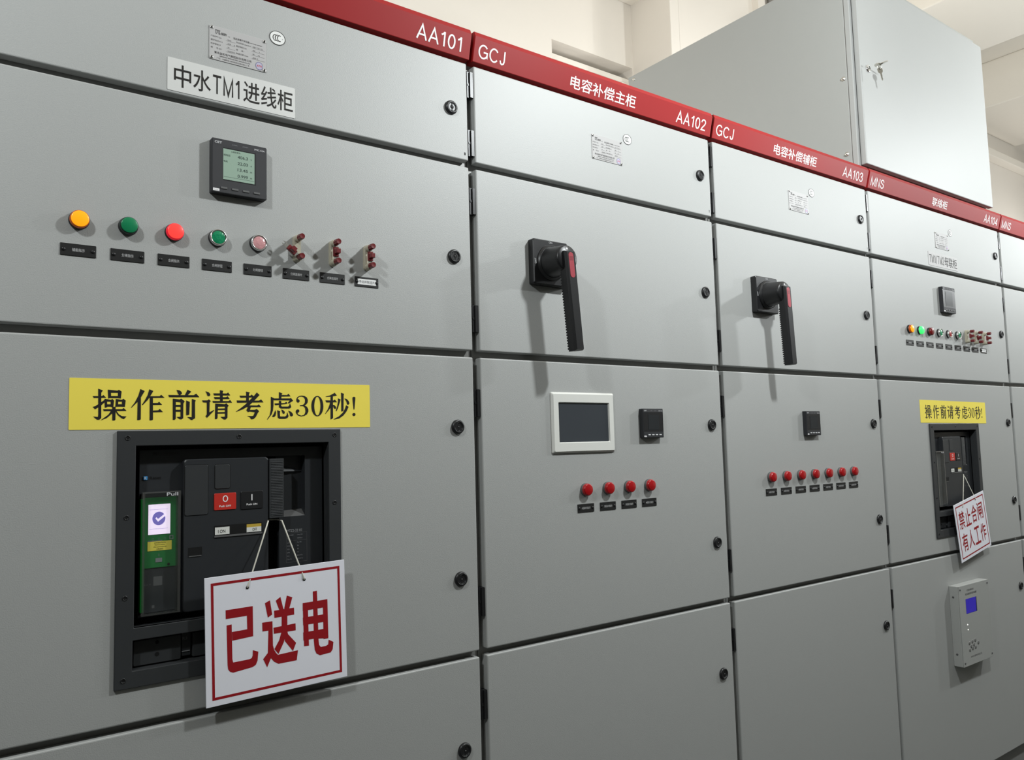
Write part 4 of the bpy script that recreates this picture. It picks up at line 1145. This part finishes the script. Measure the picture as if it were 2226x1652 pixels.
    b.text('Push OFF', X(-0.5385), X(-0.5190), ZZ(-0.2922), ZZ(-0.2888), D + 0.0017, WHITE, 0.015)
    b.build('off_button', rc)
    b = MB()
    b.rrect(X(-0.5021), X(-0.4637), ZZ(-0.2984), ZZ(-0.2678), 0.0018, D, D + 0.0014, BLACK, 0.0005)
    b.rect(X(-0.4841), X(-0.4823), ZZ(-0.2838), ZZ(-0.2732), D + 0.0017, WHITE)
    b.text('Push ON', X(-0.4925), X(-0.4740), ZZ(-0.2918), ZZ(-0.2885), D + 0.0017, WHITE, 0.015)
    b.build('on_button', rc)
    b = MB()
    b.rrect(X(-0.5463), X(-0.4648), ZZ(-0.3420), ZZ(-0.3225), 0.0012, D, D + 0.0004, BLACK_MATT)
    b.rect(X(-0.5452), X(-0.5210), ZZ(-0.3378), ZZ(-0.3255), D + 0.0006, HMI)
    b.text('I ON', X(-0.5400), X(-0.5280), ZZ(-0.3352), ZZ(-0.3298), D + 0.0008, INK, 0.0)
    b.rect(X(-0.4920), X(-0.4665), ZZ(-0.3378), ZZ(-0.3295), D + 0.0006, HMI)
    b.rect(X(-0.4920), X(-0.4665), ZZ(-0.3295), ZZ(-0.3242), D + 0.0006, mat('yellow_flag', srgb(190, 160, 60), 0.5) if 'yellow_flag' not in MATS else MATS['yellow_flag'])
    b.text('OFF', X(-0.4820), X(-0.4740), ZZ(-0.3360), ZZ(-0.3312), D + 0.0008, INK, 0.0)
    b.box(X(-0.5463), X(-0.4648), -D - 0.0 if False else D, D + 0.0016, ZZ(-0.3420), ZZ(-0.3392), DARK3)
    b.build('status_window', rc)
    b = MB()
    b.rect(X(-0.5882), X(-0.5660), ZZ(-0.3690), ZZ(-0.3550), D + 0.0003, BLACK_MATT)
    b.box(X(-0.5870), X(-0.5670), D, D + 0.0012, ZZ(-0.3700), ZZ(-0.3686), DARK3)
    b.build('key_slot', rc)
    # charging lever
    b = MB()
    b.box(X(-0.4520), X(-0.4262), -0.036, -0.0040, ZZ(-0.3170), ZZ(-0.2135), DARK)
    for k in range(34):
        z = -0.2190 - 0.0028 * k
        b.box(X(-0.4495), X(-0.4285), -0.0042, -0.0034, ZZ(z - 0.0014), ZZ(z), DARK)
    b.build('charging_lever', r, 0.0008)
    # control unit
    b = MB()
    M1 = GREEN_UNIT if green else UNIT_GREY
    b.box(X(-0.6560), X(-0.6060), -0.05, -0.0110, ZZ(-0.3825), ZZ(-0.2700), M1)
    b.box(X(-0.6560), X(-0.6060), -0.05, -0.0125, ZZ(-0.4530), ZZ(-0.3825), DARK if green else UNIT_GREY)
    b.box(X(-0.6560), X(-0.6060), -0.05, -0.0125, ZZ(-0.2700), ZZ(-0.2625), DARK)
    b.box(X(-0.6605), X(-0.6565), -0.05, -0.0030, ZZ(-0.4500), ZZ(-0.2720), GREEN_EDGE if green else UNIT_GREY)
    cu = b.build('control_unit', r, 0.0006)
    if green:
        e = -0.0106
        b = MB()
        b.box(X(-0.6487), X(-0.6147), -0.0110, e, ZZ(-0.3296), ZZ(-0.2809), BLACK_MATT)
        b.rect(X(-0.6485), X(-0.6149), ZZ(-0.3294), ZZ(-0.2811), e + 0.0002, SCREEN_ON)
        b.disc(X(-0.6325), ZZ(-0.3040), 0.0099, 0.0108, e + 0.0004, SCREEN_ICON, 36)
        b.flat([(X(-0.6380), ZZ(-0.3035)), (X(-0.6362), ZZ(-0.3018)), (X(-0.6338), ZZ(-0.3048)), (X(-0.6240), ZZ(-0.2972)), (X(-0.6215), ZZ(-0.2995)), (X(-0.6338), ZZ(-0.3092))], e + 0.0006, SCREEN_ON)
        for z in (-0.2895, -0.3205):
            b.rect(X(-0.6465), X(-0.6185), ZZ(z), ZZ(z + 0.0003), e + 0.0004, SCREEN_ICON)
        b.build('display', cu)
        b = MB()
        b.rect(X(-0.6491), X(-0.6124), ZZ(-0.3553), ZZ(-0.3405), e + 0.0001, YELLOW)
        for k, s_ in enumerate(('ATTENTION', 'Remove battery', 'after commissioning', 'CR2032')):
            b.text(s_, X(-0.6420), X(-0.6190), ZZ(-0.3440 - 0.0033 * k), ZZ(-0.3418 - 0.0033 * k), e + 0.0003, INK, fit=False)
        b.build('yellow_tag', cu)
        b = MB()
        for k in range(3):
            b.ring(X(-0.6410 + 0.0090 * k), ZZ(-0.3368), 0.0016, 0.0018, 0.0003, e + 0.0001, FADED, 14)
        b.outline(X(-0.6160), X(-0.6100), ZZ(-0.3390), ZZ(-0.3325), 0.0012, e + 0.0001, FADED)
        b.rect(X(-0.6370), X(-0.6270), ZZ(-0.3740), ZZ(-0.3672), e + 0.0001, FADED)
        b.rect(X(-0.6490), X(-0.6270), ZZ(-0.3402), ZZ(-0.3390), e + 0.0001, FADED)
        b.ring(X(-0.6320), ZZ(-0.3625), 0.0010, 0.0022, 0.0004, e + 0.0001, FADED, 12)
        b.disc(X(-0.6170), ZZ(-0.3785), 0.0020, 0.0022, e + 0.0001, BLACK_MATT, 16)
        b.build('markings', cu)
        b = MB()
        b.rect(X(-0.6395), X(-0.6260), ZZ(-0.4110), ZZ(-0.3965), -0.0122, DARK3)
        b.text('6.0 X', X(-0.6530), X(-0.6430), ZZ(-0.4095), ZZ(-0.4070), -0.0122, DARK3)
        b.rect(X(-0.6415), X(-0.6375), ZZ(-0.4460), ZZ(-0.4415), -0.0122, DARK3)
        b.build('lower_marks', cu)
    # clear cover over the unit: front sheet and rim
    b = MB()
    b.box(X(-0.6560), X(-0.6060), 0.0002, 0.0012, ZZ(-0.4530), ZZ(-0.2625), CLEAR)
    cc = b.build('clear_cover', r)
    b = MB()
    b.box(X(-0.6598), X(-0.6560), -0.0080, 0.0012, ZZ(-0.4550), ZZ(-0.2605), CLEAR_EDGE)
    b.box(X(-0.6060), X(-0.6016), -0.0190, 0.0012, ZZ(-0.4550), ZZ(-0.2605), CLEAR_EDGE)
    b.box(X(-0.6560), X(-0.6060), -0.0105, 0.0012, ZZ(-0.4550), ZZ(-0.4530), CLEAR_EDGE)
    b.box(X(-0.6560), X(-0.6060), -0.0105, 0.0012, ZZ(-0.2625), ZZ(-0.2605), CLEAR_EDGE)
    b.build('cover_rim', cc)
    b = MB()
    b.text('Pull', X(-0.6235), X(-0.6060), ZZ(-0.2680), ZZ(-0.2625), 0.0016, LIGHT_PRINT, 0.015)
    b.build('pull_lettering', cc)
    # lower compartment
    b = MB()
    b.rrect(X(-0.6685), X(-0.5960), ZZ(-0.5330), ZZ(-0.4935), 0.002, -0.05, -0.0120, DARK, 0.001)
    b.rrect(X(-0.5950), X(-0.5800), ZZ(-0.5300), ZZ(-0.4925), 0.001, -0.05, -0.0150, DARK2, 0.001)
    b.rrect(X(-0.5780), X(-0.3500), ZZ(-0.5330), ZZ(-0.4935), 0.002, -0.05, -0.0120, DARK, 0.001)
    for z, rad in ((-0.5000, 0.0030), (-0.5190, 0.0034)):
        b.disc(X(-0.6330), ZZ(z), rad, rad, -0.0117, BLACK_MATT, 18)
    b.text('R3', X(-0.5935), X(-0.5860), ZZ(-0.5040), ZZ(-0.4995), -0.0147, DARK3, 0.02)
    b.box(X(-0.5945), X(-0.5820), -0.0150, -0.0135, ZZ(-0.5225), ZZ(-0.5215), FADED)
    b.build('lower_module', r)


breaker(0.0, True, 'large framed black circuit breaker with a lit screen on its green unit, on AA101')
breaker(2.6070, False, 'framed dark circuit breaker with a grey unit, partly behind a tilted sign, on AA104')


# ---------------------------------------------------------------- hanging signs
def sign(cx, cz, d, w, h, rot, label, holes, tops, letter_fn, topd):
    a = math.radians(rot)
    r = thing('hanging_sign', label, 'sign', (cx, -d, Z(cz)), 'hanging signs on cords', (0, -a, 0))
    b = MB()
    b.box(-w / 2, w / 2, -0.0010, 0.0010, -h / 2, h / 2, SIGN)
    board = b.build('board', r, 0.0004)
    b = MB()
    m = 0.0098
    b.outline(-w / 2 + m, w / 2 - m, -h / 2 + m, h / 2 - m, 0.0042, 0.0012, SIGN_RED)
    b.build('red_border', board)
    letter_fn(board)
    b = MB()
    for hx, hz in holes:
        b.disc(hx, hz, 0.0026, 0.0026, 0.0013, BLACK_MATT, 16)
    b.build('cord_holes', board)
    # cord: through both holes and round the charging lever (given in the frame of the breaker, turned into the sign's own)
    ca, sa = math.cos(a), math.sin(a)

    def to_local(x, dd, z):
        X_, Z_ = x - cx, z - cz
        return (X_ * ca + Z_ * sa, -(dd - d), -X_ * sa + Z_ * ca)
    (h0, h1), (t0, t1) = holes, tops
    up0 = to_local(t0[0], topd, t0[1])
    up1 = to_local(t1[0], topd, t1[1])
    bk0 = to_local(t0[0] + 0.002, topd - 0.020, t0[1] + 0.001)
    bk1 = to_local(t1[0] - 0.002, topd - 0.020, t1[1] + 0.001)
    b = MB()
    b.tube([(h0[0], 0.0006, h0[1]), (h0[0], -0.0020, h0[1] + 0.0005), (h0[0] + 0.001, -0.0026, h0[1] + 0.004), tuple(0.7 * p + 0.3 * q for p, q in zip(up0, (h0[0], -0.003, h0[1]))), up0, bk0, bk1, up1,
            tuple(0.7 * p + 0.3 * q for p, q in zip(up1, (h1[0], -0.003, h1[1]))), (h1[0] - 0.001, -0.0026, h1[1] + 0.004), (h1[0], -0.0020, h1[1] + 0.0005), (h1[0], 0.0006, h1[1])], 0.0013, CORD)
    b.build('cord', r)


def letters_a(board):
    b = MB()
    stack_polys(b, SIGN_STROKES, 0.0012, SIGN_RED)
    b.build('red_lettering', board)


def letters_b(board):
    b = MB()
    for i, ch in enumerate('禁止合闸'):
        x = -0.0980 + i * 0.0495
        b.text(ch, x, x + 0.0430, 0.0080, 0.0720, 0.0012 + 2e-6 * i, SIGN_RED, 0.012)
    for i, ch in enumerate('有人工作'):
        x = -0.0960 + i * 0.0495
        b.text(ch, x, x + 0.0430, -0.0720, -0.0080, 0.0012 + 2e-6 * i, SIGN_RED, 0.012)
    b.build('red_lettering', board)


def hole_local(cx, cz, rot, pts):
    a = math.radians(rot)
    return [((x - cx) * math.cos(a) + (z - cz) * math.sin(a), -(x - cx) * math.sin(a) + (z - cz) * math.cos(a)) for x, z in pts]


sign(-0.4447, -0.5045, 0.0205, 0.2455, 0.2065, 1.1, 'large white sign with red 已送电 hanging in front of the breaker on AA101',
     hole_local(-0.4447, -0.5045, 1.1, [(-0.4994, -0.4271), (-0.3999, -0.4254)]), [(-0.4545, -0.3215), (-0.4300, -0.3225)], letters_a, -0.004)
sign(2.1400, -0.5352, 0.0205, 0.2440, 0.2070, 9.6, 'tilted white sign with red 禁止合闸 有人工作 hanging on AA104',
     hole_local(2.1400, -0.5352, 9.6, [(2.0705, -0.4624), (2.1733, -0.4424)]), [(2.1530, -0.3500), (2.1590, -0.3560)], letters_b, -0.004)

# ---------------------------------------------------------------- relay box on the lower door of AA104
r = thing('relay_box', 'grey metal relay box with a blue display on the bottom door of AA104', 'relay box', (2.0855, 0, Z(-0.8680)))
b = MB()
b.box(-0.1150, 0.1130, 0, 0.0305, -0.1370, 0.1370, PAINT_FLAT)
case = b.build('case', r, 0.0014)
b = MB()
b.box(-0.1135, 0.1145, 0.0308, 0.0330, -0.1370, 0.1370, PAINT_FLAT)
cov = b.build('cover', r, 0.0006)
s = MB()
s.lathe([(0.0036, 0), (0.0034, 0.0012), (0.0020, 0.0020), (0.0001, 0.0020)], DARK3, 14)
sm = s.mesh('screw')
for x, z in ((-0.105, 0.126), (0.105, 0.126), (-0.103, -0.124), (0.105, -0.124)):
    put('screw', sm, cov, 0, (x, -0.0330, z))
for z in (0.100, -0.095):
    q = put('screw', sm, case, 0, (-0.1150, -0.0135, z))
    q.rotation_euler = (0, 0, -math.pi / 2)
b = MB()
b.box(0.1130, 0.1290, 0, 0.0025, 0.100, 0.130, PAINT_FLAT)
b.box(0.1130, 0.1290, 0, 0.0025, -0.130, -0.085, PAINT_FLAT)
b.build('mounting_ear', case, 0.0005)
for z in (0.115, -0.118):
    put('screw', sm, case, 0, (0.1215, -0.0025, z))
b = MB()
b.rect(-0.0690, 0.0135, 0.0385, 0.0890, 0.0332, BLACK_MATT)
b.rect(-0.0690, 0.0080, 0.0390, 0.0890, 0.0334, BLUE_SCREEN)
b.build('display', cov)
b = MB()
b.text('CRD600-III', -0.0560, -0.0050, 0.1150, 0.1215, 0.0333, DARK3, 0.01)
b.text('低压备自投保护装置', -0.0690, 0.0170, 0.1020, 0.1090, 0.0333, DARK3, 0.01)
b.text('WWW.BEPOWER.CN', -0.0600, 0.0250, -0.1130, -0.1070, 0.0333, DARK3)
b.build('printed_text', cov)
b = MB()
for x, z in ((-0.0668, 0.0015), (-0.0660, -0.0155)):
    b.lathe([(0.0022, 0.0330), (0.0018, 0.0342), (0.0001, 0.0345)], LED, 12, x, z)
b.build('indicator_leds', cov)
kb = MB()
kb.lathe([(0.0062, 0), (0.0060, 0.0010), (0.0050, 0.0014), (0.0001, 0.0014)], mat('keypad_grey', (0.17, 0.17, 0.165, 1), 0.5), 16)
km = kb.mesh('key_button')
for x, z in ((-0.062, -0.0620), (-0.040, -0.0600), (-0.018, -0.0580), (0.004, -0.0700), (-0.050, -0.0740), (-0.030, -0.0720), (-0.062, -0.0850), (-0.040, -0.0830), (-0.018, -0.0820)):
    put('key_button', km, cov, 0, (x, -0.0330, z))
